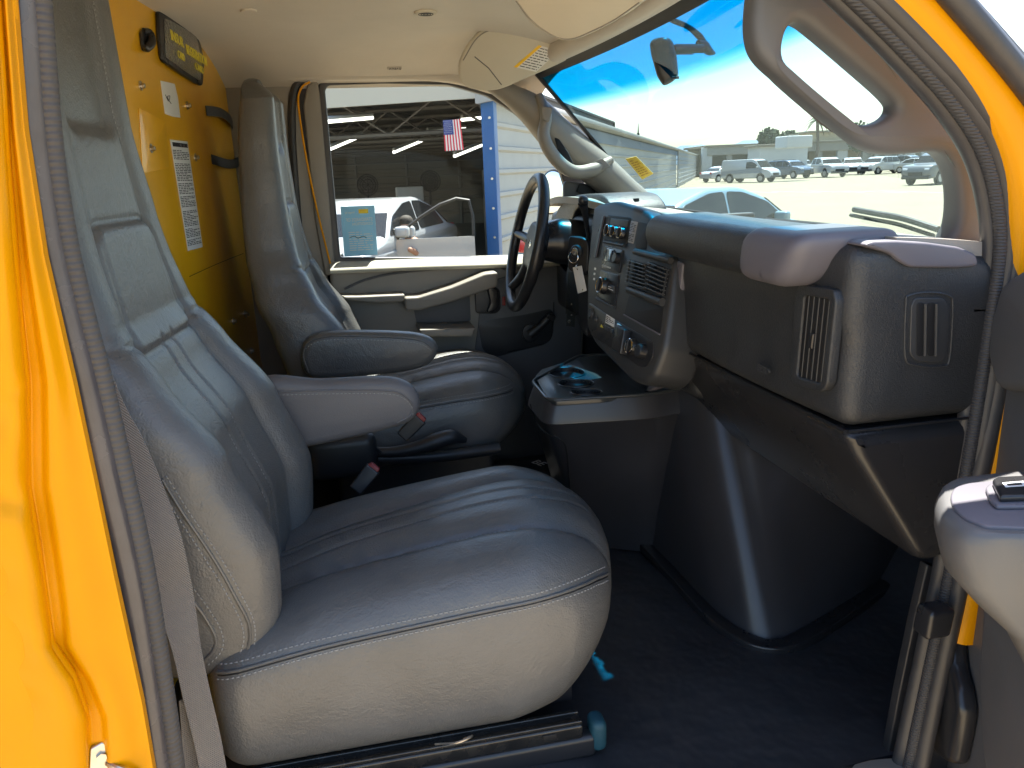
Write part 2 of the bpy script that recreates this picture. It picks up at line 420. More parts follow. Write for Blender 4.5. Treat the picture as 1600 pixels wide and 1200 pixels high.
# black border (frit) down the driver side and along the header
def strip(name, pl, px, w, t, m, parent, off=0):
    """flat band along a pixel path lying on a plane"""
    pts = [pl.at(*p) + pl.n * off for p in px]
    return sweep(name, cr(pts, 5), rnd([(-t / 2, -w / 2), (t / 2, -w / 2), (t / 2, w / 2), (-t / 2, w / 2)], min(t, w) * .3, 2), m, parent, up=pl.n)
frit = sweep('windshield_border', [wsp(-.015 + .6 * i / 12, 1.555) for i in range(13)], rnd([(-.004, -.012), (.004, -.012), (.004, .012), (-.004, .012)], .002, 2), M['void'], van, up=WS.n)
sweep('windshield_border', [wsp(-.012, .1 + 1.45 * i / 16) for i in range(17)], rnd([(-.004, -.014), (.004, -.014), (.004, .014), (-.004, .014)], .002, 2), M['void'], van, up=WS.n)
sweep('header_trim', [wsp(-.045, .08 + 1.5 * i / 16) - Vector((.012, 0, -.004)) for i in range(17)], circ(.03, 12), M['liner'], van, up=(0, 0, 1))
# ---- driver side A pillar trim with its grab handle
ap = Pl(P(840, 200, Y=1.58), (-.32, -.9, .25))
tube('pillar_trim', [P(762, 128, Y=1.60), P(800, 150, Y=1.59), P(835, 175, Y=1.585), P(880, 222, Y=1.58), P(930, 262, Y=1.57), P(975, 300, Y=1.56), P(1010, 330, Y=1.56)],
     [.022, .034, .05, .06, .058, .05, .05], M['trim_far'], van, 20, up=(0, 0, 1))
gh = tube('grab_handle', [P(842, 150, Y=1.555), P(853, 180, Y=1.52), P(850, 215, Y=1.50), P(868, 248, Y=1.49), P(895, 268, Y=1.49), P(925, 266, Y=1.50), P(955, 250, Y=1.525)],
     [.014, .018, .020, .021, .021, .022, .012], M['trim_far'], van, 14)
prism('handle_slot', Pl(P(875, 232, Y=1.52), ap.n), [(866, 215), (873, 217), (888, 238), (897, 257), (888, 256), (874, 246)], -.006, .006, M['void'], van, r=3)
for c in ([(847, 166), (864, 168), (858, 192), (848, 186)], [(925, 254), (941, 247), (955, 261), (935, 268)]):
    prism('handle_cap', Pl(P(c[0][0] + 6, c[0][1] + 8, Y=1.492 if c[0][0] < 900 else 1.497), (-.2, -.95, .15)), c, -.002, .002, M['trim_far'], gh, r=4, bevel=.001)
# quarter panel of black plastic under the pillar, next to the mirror
prism('mirror_sail', PY(1.60), [(880, 282), (935, 290), (935, 330), (880, 330)], -.01, .01, M['trim'], van, r=8)
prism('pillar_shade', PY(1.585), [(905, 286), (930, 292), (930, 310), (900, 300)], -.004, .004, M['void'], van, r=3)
# ---- driver side B pillar trim + yellow door aperture
bp_ = PY(1.73)
rbox('side_shell', (1.12, 1.76, .30), (.34, .02, .52), .01, M['dark'], van)
rbox('side_shell', (1.16, .035, .20), (.30, .015, .40), .01, M['engine'], van)
rbox('rear_side_wall', (-.26, 1.755, .36), (.23, .02, .40), .01, M['dark'], van)
prism('aperture_backing', PY(1.745), [(455, 112), (500, 112), (506, 250), (528, 420), (528, 640), (470, 640)], -.02, .01, M['rubber'], van, r=6)
prism('rear_pillar_trim', bp_, [(352, 125), (456, 121), (462, 150), (478, 240), (505, 400), (520, 470), (520, 640), (380, 640)], -.01, .03, M['trim_far'], van, r=8)
tube('door_seal', [P(472, 420, Y=1.69), P(462, 300, Y=1.69), P(456, 200, Y=1.69), P(459, 145, Y=1.69), P(475, 124, Y=1.69), P(520, 119, Y=1.685), P(620, 118, Y=1.68)], .012, M['rubber'], van, 8)
tube('door_aperture', [P(516, 412, Y=1.655), P(513, 400, Y=1.655), P(497, 335, Y=1.655), P(481, 260, Y=1.655), P(470, 195, Y=1.655), P(466, 155, Y=1.655), P(472, 136, Y=1.655), P(484, 128, Y=1.66)], .003, M['yellow'], van, 8)
# ---- passenger A pillar trim with the big handle loop
pa = Pl((.7, .115, 1.0), (-.05, -1, 0))
outl = [(1186, -70), (1176, -10), (1173, 50), (1186, 92), (1228, 132), (1270, 168), (1310, 200), (1345, 228), (1378, 240), (1420, 240), (1458, 237), (1478, 250), (1490, 280), (1493, 318), (1489, 352),
        (1476, 384), (1500, 402), (1540, 404), (1548, 330), (1532, 250), (1490, 190), (1430, 120), (1370, 45), (1300, -70)]
hole0 = [(1243, 46), (1232, 62), (1229, 90), (1242, 110), (1290, 152), (1322, 178), (1345, 187), (1372, 180), (1387, 166), (1380, 150), (1330, 106), (1275, 60), (1256, 47)]
hole = [(1308 + (a - 1308) * 1.11, 117 + (b - 117) * 1.13) for a, b in hole0]
prism('pillar_handle_trim', pa, outl, -.035, .012, M['trim'], van, holes=[hole], bevel=.014, sm=True, ang=70)
# ---- passenger door aperture: sweeps in the plane of the door
def px3(pts, y): return [P(a, b, Y=y) for a, b in pts]
fp = [(1268, -40), (1330, 18), (1400, 88), (1470, 165), (1518, 240), (1541, 320), (1546, 400), (1530, 520), (1508, 660), (1484, 800), (1468, 900), (1438, 1040), (1408, 1180), (1398, 1230)]
def shift(pts, dx, dy=0): return [(a + dx, b + dy) for a, b in pts]
tube('front_door_seal', px3(fp, .03), .0125, M['rubber'], van, 12)
tube('front_door_seal', px3([(a + 17, b - 7) for a, b in fp], .015), .010, M['seal_dark'], van, 12)
tube('front_door_seal', px3([(a + 34, b - 14) for a, b in fp], .01), .0125, M['rubber'], van, 12)
tube('front_jamb', px3([(a + 46, b - 22) for a, b in fp[:9]] + [(a + 34, b) for a, b in fp[9:]], .005), .0135, M['rubber'], van, 12)
yo = [(1365, -60), (1430, 2), (1495, 72), (1552, 150), (1590, 235), (1606, 330), (1606, 430), (1592, 560), (1572, 690), (1552, 800), (1532, 900), (1510, 1000)]
yl = cr(px3(yo, .0), 5)
sweep('front_pillar', yl, rnd([(-.03, -.052), (.012, -.040), (.014, .016), (.0, .028), (-.03, .028)], .01, 3), M['yellow'], van, up=(0, -1, 0))
# ---- rear (B) pillar on the near side
bp = [(56, -60), (61, 0), (77, 200), (90, 300), (108, 400), (133, 500), (160, 600), (195, 750), (228, 900), (260, 1100), (274, 1200), (281, 1250)]
tube('rear_door_seal', px3([(a - 27, b) for a, b in bp], .008), .0165, M['greyseal'], van, 12)
tube('rear_door_seal', px3([(a + 1, b) for a, b in bp], .012), .0115, M['seal_fab'], van, 12)
tube('rear_door_seal', px3([(a + 3, b) for a, b in bp], .05), .008, M['rubber'], van, 10)
# door jamb: cross-section steps swept up the pillar with the pressed, dented skin of the body side
def jamb(i, j, n, m):
    t = i / n; y = -60 + 1320 * t
    def ip(tab, yy):
        for (y0, x0), (y1, x1) in zip(tab, tab[1:]):
            if y0 <= yy <= y1: return x0 + (x1 - x0) * (yy - y0) / (y1 - y0)
        return tab[-1][1]
    xr = ip([(-80, 10), (0, 17), (200, 34), (400, 65), (600, 111), (750, 143), (900, 174), (1100, 218), (1200, 235), (1320, 258)], y) + 4
    xm = ip([(-80, -10), (200, 6), (400, 20), (600, 38), (760, 40), (900, 62), (1010, 78), (1060, 112), (1120, 132), (1300, 140)], y)
    s = j / m
    ch = 34 - 8 * exp(-((y - 1040) / 60) ** 2)
    ch = min(ch, (xr - xm) * .45)
    def sm(q): q = max(0, min(1, q)); return q * q * (3 - 2 * q)
    if s < .42: x = -170 + (xm + 170) * (s / .42) ** .8
    elif s < .66: x = xm + ch * (s - .42) / .24
    else: x = xm + ch + (xr - xm - ch) * (s - .66) / .34
    yy = -.062 + .005 * sin(y / 95.) * sm(s / .4) + .003 * sin(y / 37. + 1) * sm(s / .4) * (1 - sm((s - .4) / .1))
    yy += .030 * sm((s - .36) / .14) - .008 * sm((s - .60) / .09) + .014 * sm((s - .72) / .28)
    for (dy, ds, w_, am) in ((655, .30, 34, .010), (610, .36, 18, .006), (780, .34, 22, .008), (900, .28, 30, .006), (1010, .30, 40, .012), (1090, .24, 50, .014)):
        yy += am * exp(-((y - dy - 60 * (s - ds)) / w_) ** 2 - ((s - ds) / .07) ** 2)
    return P(x, y, Y=yy)
rows = [[jamb(i, j, 160, 70) for j in range(71)] for i in range(161)]
surf('rear_pillar', rows, M['yellow'], van, .012, (0, 1, 0), 70)
# striker
pls = Pl(P(165, 1180, Y=-.03), (.35, -1, 0))
sk = prism('striker', pls, [(140, 1166), (160, 1155), (168, 1160), (172, 1182), (168, 1215), (138, 1215)], 0, .006, M['steel'], van, r=4, bevel=.002)
tube('striker_loop', [pls.at(168, 1188) + pls.n * .005, pls.at(185, 1186) + pls.n * .02, pls.at(205, 1190) + pls.n * .022, pls.at(216, 1198) + pls.n * .01], .004, M['steel'], sk, 8)
cyl('striker_bolt', pls.at(158, 1177) + pls.n * .004, pls.at(158, 1177) + pls.n * .010, .006, M['steel'], sk, 6)
# sill plate + step
prism('sill_plate', Pl((0, 0, .012), (0, 0, 1), (1, 0, 0)), [(1335, 1196), (1360, 1189), (1440, 1183), (1452, 1230), (1300, 1240)], -.01, .004, M['trim_far'], van, r=4)
rbox('rocker', (.28, .0, -.06), (.62, .04, .05), .02, M['yellow'], van)
# kick panel trim between dash end and floor
prism('kick_panel', PY(.065), [(1444, 878), (1462, 884), (1448, 960), (1418, 1110), (1398, 1230), (1372, 1230), (1400, 1080), (1425, 960)], -.01, .008, M['dark'], van, r=5)
# ceiling fittings
hb = BVHTree.FromPolygons([headl.matrix_basis @ v.co + Vector((.3, .9, 0)) for v in headl.data.vertices], [tuple(p.vertices) for p in headl.data.polygons])
def on_liner(px, py):
    r = ray(px, py).normalized(); h = hb.ray_cast(CAM, r); 
    return (h[0], h[1] if h[1].dot(r) < 0 else -h[1]) if h[0] is not None else (P(px, py, Z=1.37), Vector((0, 0, -1)))
p, n_ = on_liner(388, 16)
cyl('ceiling_cap', p - n_ * .002, p + n_ * .004, .019, M['liner'], van, 24, .002)
p, n_ = on_liner(665, 18)
g = cyl('ceiling_speaker', p - n_ * .002, p + n_ * .006, .028, M['visor'], van, 28, .003)
for r_ in (.006, .012, .018):
    tube('speaker_ring', [p + n_ * .0065 + Vector((r_ * cos(a), r_ * sin(a), 0)) for a in [2 * pi * k / 16 for k in range(16)]], .0011, M['dark'], g, 5, 2, True)
p, n_ = on_liner(617, 106)
pla = Pl(p, (n_ + Vector((0, -.4, 0))).normalized(), (0, 0, 1))
ab = prism2('airbag_badge', pla, rnd([(-.024, -.007), (.024, -.007), (.024, .007), (-.024, .007)], .006), -.003, .003, M['liner'], van, bevel=.002)
text('badge_lettering', 'AIRBAG', pla, p + pla.n * .003 - pla.u * .018 - pla.v * .004, .011, M['trim'], ab, width=.036)
0 and tube('wiper_arm', [P(1328, 345, Y=.15) + Vector((.16, 0, -.02)), P(1375, 350, Y=.12) + Vector((.16, 0, -.02)), P(1420, 362, Y=.1) + Vector((.15, 0, -.02)), P(1452, 371, Y=.08) + Vector((.15, 0, -.02))], .006, M['rubber'], van, 8)
# bonnet and cowl ahead of the glass
surf('bonnet', [[Vector((1.10 + .75 * i / 8, .02 + 1.72 * j / 10, .74 - .16 * (i / 8) ** 1.4 - .05 * abs(j / 5 - 1) ** 3)) for j in range(11)] for i in range(9)], M['yellow'], van, .02)
rbox('cowl', (1.05, .88, .72), (.08, .84, .03), .02, M['dark'], van)
rbox('front_body', (1.45, -.0, .2), (.42, .03, .40), .03, M['yellow'], van)
rbox('front_body', (1.45, 1.80, .2), (.42, .03, .40), .03, M['yellow'], van)
rbox('front_body', (1.86, .9, .2), (.03, .88, .40), .03, M['yellow'], van)

# ------------------------------------------------------------------ PARTITION behind the seats
def bx(y): return -.317 - .11 * (1.82 - y)
BK = Pl((bx(1.82), 1.82, 0), Vector((1, -.11, 0)))
part = root('partition_wall', 'yellow sheet metal partition behind the seats with bolts and straps', 'partition', (-.4, 1.1, 0))
top = [(600, 1500), (380, 1500)]
# outline in local coordinates: arch top following the roof
arc = [BK.loc(BK.at(x, y)) for x, y in ((200, -40), (262, -22), (300, 8), (330, 40), (350, 82), (364, 130), (378, 210), (392, 300))]
pts = [Vector((a[0], a[1])) for a in arc]
ul = pts[0][0]; ur = pts[-1][0]
outl2 = [Vector((ul - 1.0, pts[0][1] - .02)), Vector((ul - .4, pts[0][1] + .02))] + pts + [Vector((ur + .02, .5)), Vector((ur + .02, -.03)), Vector((ul - 1.0, -.03))]
prism2('panel', BK, outl2, -.012, 0, M['yellow_in'], part, bevel=.002)
sweep('panel_seal', [BK.w(q[0], q[1], .002) for q in cr(pts, 5)], circ(.007, 8), M['rubber'], part, up=BK.n)
strip('panel_seam', BK, [(296, 432), (340, 412), (380, 396)], .0015, .001, M['void'], part, .0005)
prism('patch_plate', BK, [(216, 168), (258, 190), (263, 262), (222, 272)], 0, .0015, M['yellow_in'], part, r=2, bevel=.0005)
prism('side_channel', BK, [(296, 2), (318, 26), (334, 58), (348, 110), (338, 96), (316, 50), (290, 12)], 0, .006, M['yellow_in'], part, r=3, bevel=.002)
for (x, y) in ((219, 134), (235, 232), (292, 165), (305, 246), (297, 12), (364, 502), (382, 490), (392, 548), (406, 535), (384, 492)):
    p = BK.at(x, y); b = cyl('bolt', p, p + BK.n * .010, .0055, M['steel'], part, 8, .001); cyl('washer', p, p + BK.n * .0025, .010, M['steel'], b, 16)
for (pp) in ([(320, 173), (335, 176), (350, 186), (361, 196)], [(329, 249), (345, 256), (358, 256), (373, 250)]):
    pts_ = [BK.at(*q) for q in pp]
    for k, o_ in enumerate((.004, .016, .016, .004)): pts_[k] = pts_[k] + BK.n * o_
    tag(sweep('strap', cr(pts_, 5), rnd([(-.0015, -.013), (.0015, -.013), (.0015, .013), (-.0015, .013)], .001, 2), M['rubber'], None, up=BK.n),
        'upper short black strap, right of the torn paper' if pp[0][1] < 200 else 'lower short black strap, right of the long notice', 'strap', 'straps on the partition')
hk = root('coat_hook', 'black plastic hook on the yellow partition left of the document pouch', 'hook', BK.at(223, 62))
tube('hook_arm', [BK.at(221, 48) + BK.n * .004, BK.at(226, 52) + BK.n * .010, BK.at(226, 66) + BK.n * .014, BK.at(222, 76) + BK.n * .010, BK.at(217, 72) + BK.n * .012], [.006, .009, .010, .008, .004], M['gloss'], hk, 10)
prism('hook_base', BK, [(216, 50), (224, 42), (231, 60), (228, 82), (221, 80), (218, 66)], 0, .006, M['gloss'], hk, r=4, bevel=.002)
po = root('document_pouch', 'black vinyl document pouch with yellow lettering taped to the yellow partition', 'pouch', BK.at(280, 75))
prism('pouch_body', BK, [(241, 16), (263, 24), (296, 46), (308, 68), (314, 98), (311, 136), (280, 118), (248, 96), (243, 60)], .001, .010, M['gloss'], po, r=6, bevel=.003)
m_film = mat('clear_film', (.10, .10, .09), .12, coat=1, bump=[('s', 35, 1, .012)])
prism('pouch_window', BK, [(248, 28), (262, 34), (300, 56), (309, 100), (306, 128), (284, 114), (251, 90)], .010, .012, m_film, po, r=5, bevel=.001)
def ptxt(s, x, y, w_, x2, y2, par, m_, pl=BK, size=.03, off=.0125, name='lettering'):
    a = pl.at(x, y) + pl.n * off; b = pl.at(x2, y2) + pl.n * off
    d = b - a; ang = math.atan2(d.dot(pl.v), d.dot(pl.u))
    return text(name, s, pl, a, size, m_, par, width=d.length, rot=ang)
for s, x, y, x2, y2, sz in (('INSUR', 259, 62, 277, 74, .034), ('REGISTRATION', 284, 84, 313, 101, .034), ('CARD', 270, 90, 280, 96, .026), ('CARD', 298, 108, 310, 116, .026)):
    a = BK.at(x, y) + BK.n * .0125; b = BK.at(x2, y2) + BK.n * .0125; d = b - a
    text('lettering', s, BK, a, sz, M['ink_yel'], po, width=d.length * 1.1, rot=math.atan2(d.dot(BK.v), d.dot(BK.u)) * .9)
def sheet(name, label, cat, px, rows, gaps, title=None, pl=BK):
    r0 = root(name, label, cat, pl.at(*px[0]))
    prism('paper', pl, px, .0006, .0016, M['white'], r0, bevel=.0002)
    q = [pl.at(*c) for c in px]
    if rows: bars('print', pl, q, rows, M['ink'], r0, off=.0016, gaps=gaps, t=.0003, chunk=6)
    return r0, q
r0, q = sheet('torn_label', 'torn white paper label with a scribble on the yellow partition', 'label', [(250, 126), (272, 131), (277, 152), (281, 184), (268, 182), (257, 178)], 0, ())
tube('scribble', [BK.at(*c) + BK.n * .002 for c in ((257, 148), (262, 158), (264, 150), (260, 152), (266, 162))], .0008, M['ink'], r0, 5, 4)
r0, q = sheet('notice_sheet', 'long narrow white notice of small print on the yellow partition', 'notice', [(265, 218), (292, 221), (316, 386), (293, 392)], 62, (0, 1, 2, 9, 10, 22, 30, 38, 39, 50, 57), None)
tt = q[0] * .93 + q[3] * .07
text('notice_title', 'MAINTENANCE PROCEDURE', BK, q[0] * .965 + q[3] * .035 + (q[1] - q[0]) * .07 + BK.n * .002 - BK.v * .006, .014, M['ink'], r0, width=(q[1] - q[0]).length * .86)
# door header above the frame: seal and painted rail joining the two pillars
tube('header_seal', [P(62, -70, Y=.012), Vector((-.27, .012, 1.34)), Vector((-.20, .012, 1.405)), Vector((-.05, .012, 1.425)), Vector((.42, .012, 1.42)), Vector((.52, .012, 1.38)), P(1240, -75, Y=.03)], .013, M['rubber'], van, 10)
tube('header_rail', [P(1365, -60, Y=0) , Vector((.62, .0, 1.36)), Vector((.48, .0, 1.44)), Vector((.1, .0, 1.46)), Vector((-.3, .0, 1.45))], .035, M['yellow'], van, 10)
# ------------------------------------------------------------------ SEATS
def lerp_tab(tab, s):
    if s <= tab[0][0]: return tab[0][1]
    for (a, va), (b, vb) in zip(tab, tab[1:]):
        if s <= b:
            t = (s - a) / (b - a); t = t * t * (3 - 2 * t) * .35 + t * .65
            return va + (vb - va) * t
    return tab[-1][1]
def groove(d, w=.005): return exp(-(d / w) ** 2)
def bvh_of(V, F): return BVHTree.FromPolygons(V, F)
def stitches(name, bvh, pts, dirv, parent, back=.4, space=.0085, ln=.0055, off=.0006, m_=None):
    """short raised thread stitches laid on the surface along a path projected in direction dirv"""
    q = cr(pts, 8); d = Vector(dirv).normalized(); hit = []
    for p in q:
        h = bvh.ray_cast(p - d * back, d, back * 2.5)
        if h[0] is not None: hit.append((h[0], h[1] if h[1].dot(d) < 0 else -h[1]))
    V = []; F = []; acc = 0
    for (a, na), (b, nb) in zip(hit, hit[1:]):
        L = (b - a).length
        if L > .03 or L < 1e-6: continue
        t = (b - a) / L; pos = -acc
        while pos + space <= L + 1e-6 or True:
            pos += space if V or pos < 0 else 0
            if pos > L: break
            c = a + t * pos; n = na.lerp(nb, pos / L).normalized(); s = n.cross(t).normalized()
            k = len(V)
            for e, hgt in ((-ln / 2, .0002), (0, .0012), (ln / 2, .0002)):
                for sd in (-1, 1): V.append(c + t * e + s * sd * .0009 + n * (off + hgt))
            F += [(k, k + 1, k + 3, k + 2), (k + 2, k + 3, k + 5, k + 4)]
            if not (V and pos >= 0): break
            if space <= 0: break
        acc = (L - pos + space) if pos > L else 0
    if not V: return None
    return mesh(name, V, F, m_ or M['thread'], parent, fix=False)
def stitch_path(bvh, pts, dirv, back=.4, sm=8):
    d = Vector(dirv).normalized(); out = []
    for p in cr(pts, sm):
        h = bvh.ray_cast(p - d * back, d, back * 2.5)
        if h[0] is not None: out.append((h[0], h[1] if h[1].dot(d) < 0 else -h[1]))
    return out
def stitches(name, bvh, pts, dirv, parent, back=.4, space=.0085, ln=.0055, m_=None, side=0):
    hit = stitch_path(bvh, pts, dirv, back); V = []; F = []; nxt = 0.0; S = 0.0
    for (a, na), (b, nb) in zip(hit, hit[1:]):
        L = (b - a).length
        if L < 1e-7 or L > .05: continue
        t = (b - a) / L
        while nxt <= S + L:
            u = nxt - S; c = a + t * u; n = na.lerp(nb, u / L).normalized(); s = n.cross(t).normalized(); k = len(V)
            c = c + s * side
            for e, hg in ((-ln / 2, .0002), (0, .0014), (ln / 2, .0002)):
                for sd in (-1, 1): V.append(c + t * e + s * sd * .0009 + n * (.0004 + hg))
            F += [(k, k + 1, k + 3, k + 2), (k + 2, k + 3, k + 5, k + 4)]; nxt += space
        S += L
    return mesh(name, V, F, m_ or M['thread'], parent, fix=False) if V else None
def piping(name, bvh, pts, dirv, r, m_, parent, back=.4, lift=.0):
    h = stitch_path(bvh, pts, dirv, back, 6)
    return sweep(name, [p + n * lift for p, n in h], circ(r, 8), m_, parent, up=None)

def make_seat(nm, label, cx, cush, back, shear, arm, mats, rear_parts=True):
    S = root(nm, label, 'seat', (cush['x0'] + .3, cx, 0))
    # ---------------- cushion
    x0, x1, zt, zb = cush['x0'], cush['x1'], cush['zt'], cush['zb']; hw = cush['hw']
    HX, HZ = (x1 - x0) / 2, (zt - zb) / 2
    def ctop(x, y):
        t = (x - x0) / (x1 - x0); v = y / hw
        z = cush['rise'] * (min(t, .8) - .5) + .012 * sin(min(t, 1) * pi)
        z += .030 * (1 - v * v) * min(1, max(0, t * 1.5))             # crown
        # soft padding rolls between the pleats, wider apart towards the front
        k = .30 + .18 * t
        for c in (-k, k): z -= .014 * groove(abs(v) - k, .10) * .5 + .009 * groove(v - c, .022)
        for c in (-.10, .10): z -= .0035 * groove(v - c, .016)
        z += .006 * sin(v * 9 + t * 3) * exp(-((t - .25) / .3) ** 2) * .5
        z -= .010 * exp(-((t - .12) / .1) ** 2) * (1 - v * v)
        # puckers along the pleats near the back
        z += .0018 * sin(t * 90 + v * 20) * exp(-((abs(v) - .33) / .12) ** 2) * exp(-((t - .25) / .22) ** 2)
        return z
    def fn(p):
        x, y, z = p
        X = x + (x0 + x1) / 2; t = (X - x0) / (x1 - x0); v = y / hw; s = (z + HZ) / (2 * HZ)
        top = max(0, min(1, (s - .25) / .6)); top = top * top * (3 - 2 * top)
        Z = z + (zt + zb) / 2 + ctop(X, y) * top
        # sides belly out, front is rounded in plan, underside tucks in towards the front
        yy = y * (1 + .055 * sin(s * pi) - .05 * t * t * 0) 
        fr = max(0, (t - .70) / .30)
        yy *= 1 - .13 * fr ** 2.2
        X -= .055 * v * v * fr ** .8
        X += .028 * sin(s * pi) * fr
        lo = max(0.0, 1 - s); X -= .055 * lo ** 1.6 * fr
        Z += .022 * lo ** 1.2 * fr
        Z -= .045 * fr ** 2.2 * top
        # welt at shoulder
        return (X, yy, Z)
    V, F = rboxv(HX, hw, HZ, .062, 90, 84, 8)
    def G(v):
        q = fn(v); return Vector((q[0] + shear * q[1], q[1] + cx, q[2]))
    V = [G(v) for v in V]; bv = bvh_of(V, F)
    cu = mesh('cushion', V, F, mats, S, 75)
    sh = lambda x, y: x + shear * y
    def cp(t, v, z=.9): x = x0 + (x1 - x0) * t; return Vector((sh(x, v * hw), cx + v * hw, z))
    for c in (-.10, .10): stitches('seam_stitching', bv, [cp(.10 + .85 * i / 10, c) for i in range(10)], (0, 0, -1), cu, 1.0)
    for sg in (-1, 1): stitches('seam_stitching', bv, [cp(.45 + .5 * i / 8, sg * (.30 + .18 * (.45 + .5 * i / 8)) + .012) for i in range(8)], (0, 0, -1), cu, 1.0)
    # welt seam round the shoulder (near side, then front)
    if cush.get('welt'):
        wl_ = cush['welt']
        for dz, kind in ((0, 'p'), (-.010, 's'), (.010, 's')):
            pts = [Vector((a, cx - .6, b + dz)) for a, b in wl_]
            if kind == 'p':
                piping('welt', bv, pts, (0, 1, 0), .0028, mats, cu, .3, .0006)
                piping('welt', bv, [q + Vector((0, 0, -.0045)) for q in pts], (0, 1, 0), .0016, M['void'], cu, .3, -.0008)
            else: stitches('seam_stitching', bv, pts, (0, 1, 0), cu, .3)
    # ---------------- backrest
    zs0, zs1 = back['z0'], back['z1']; Lh = (zs1 - zs0); th = back['th']
    W0 = .25
    def bfn(p):
        # p.z along height, p.y lateral, p.x depth (front = +)
        s = (p.z + Lh / 2); z = zs0 + s; v = p.y / W0
        w = lerp_tab(back['w'], z); y = v * w
        tk = lerp_tab(th, z)
        fx = lerp_tab(back['path'], z)
        d = p.x / .06    # -1..1
        fr = max(0, d); 
        bol = lerp_tab([(zs0, .030), (.42, .045), (.60, .040), (.78, .022), (.88, .012), (1.05, .008), (1.4, .006)], z)
        vv = abs(v)
        prof = bol * (1 / (1 + exp(-(vv - .60) / .045))) - .012 * bol / .04 * groove(vv - .56, .035)
        dd = prof * (1 if fr > .5 else fr * 2 if fr > 0 else 0)
        X = fx - tk / 2 + d * tk / 2
        g_ = 0
        zc = back['zc']
        if fr > .6:
            # insert panel stitching, upper pad border, head panel border
            if z < zc - .10:
                for c in (-.10, .10): g_ += .0035 * groove(v - c, .018)
            # pad border (rounded rectangle |v|<.56, zc-.11..zc+.07)
            def rr(vh, z0, z1, r):
                hx = vh * w; a = abs(y) - (hx - r); b = abs(z - (z0 + z1) / 2) - ((z1 - z0) / 2 - r)
                return math.hypot(max(a, 0), max(b, 0)) + min(max(a, b), 0) - r
            sd = rr(.60, zc - .115, zc + .075, .035)
            dd += .012 * (1 / (1 + exp(min(50, sd / .006)))) ; g_ += .006 * groove(sd - .004, .005)
            if z > zc - .16 and z < zc - .08: pass
            sd2 = rr(.52, zc + .215, zc + .62, .03)
            dd -= .014 * (1 / (1 + exp(min(50, sd2 / .005))))
            # transverse seam where upper back meets lower back
            zz = zc - .118 + .03 * vv
            g_ += .005 * groove(z - zz, .006) * (1 if vv > .6 else 0)
            # outer bolster seam
            g_ += .004 * groove(vv - .90, .02) * 0
        X += dd - g_
        X += .018 * (1 - v * v) * (d < 0) * -1 * 0
        return Vector((X + shear * y, cx + y, z))
    V, F = rboxv(.06, W0, Lh / 2, .05, 2, 96, 200)
    V = [bfn(v) for v in V]
    # round the top of the headrest in elevation
    V2 = []
    for v in V:
        k = max(0, (v.z - (zs1 - .06)) / .06); yy = (v.y - cx); V2.append(Vector((v.x - .02 * k * k, v.y, v.z - k * .05 * (yy / .13) ** 2)))
    V = V2; bvb = bvh_of(V, F)
    bk = mesh('backrest', V, F, mats, S, 75)
    def bq(v, z): return Vector((.5, cx + v * lerp_tab(back['w'], z), z))
    for c in (-.10, .10): stitches('seam_stitching', bvb, [bq(c, zs0 + .12 + (back['zc'] - .14 - zs0 - .12) * i / 8) for i in range(9)], (-1, 0, 0), bk, .9)
    for sg in (-1, 1):
        stitches('seam_stitching', bvb, [bq(sg * .56, back['zc'] + .20 + .3 * i / 6) for i in range(7)], (-1, 0, 0), bk, .9)
    for dz in back.get('side', []):
        stitches('seam_stitching', bvb, dz, (0, 1, 0), bk, .3)
    for dz in back.get('side_pipe', []):
        piping('welt', bvb, dz, (0, 1, 0), .0028, mats, bk, .3, .0003)
    # ---------------- recliner cover, base, rails
    # ---------------- armrest (a padded paddle on the inboard side)
    if arm:
        pl = Pl((0, arm['y'], 0), (0, -1, 0))
        th_ = arm['t']
        ar = prism('armrest', pl, arm['px'], -th_, th_ * .0, arm['m'], S, sm=True, bevel=.022, ang=80)
        Va = [ar.matrix_basis @ v.co + WP[S.name] for v in ar.data.vertices]; ba = BVHTree.FromPolygons(Va, [tuple(p_.vertices) for p_ in ar.data.polygons])
        stitches('seam_stitching', ba, [P(a, b, Y=arm['y']) for a, b in arm['st']], (0, 1, 0), ar, .2)
        piping('welt', ba, [P(a, b - 5, Y=arm['y']) for a, b in arm['st']], (0, 1, 0), .0022, arm['m'], ar, .2)
    return S, cu, bk, bv, bvb

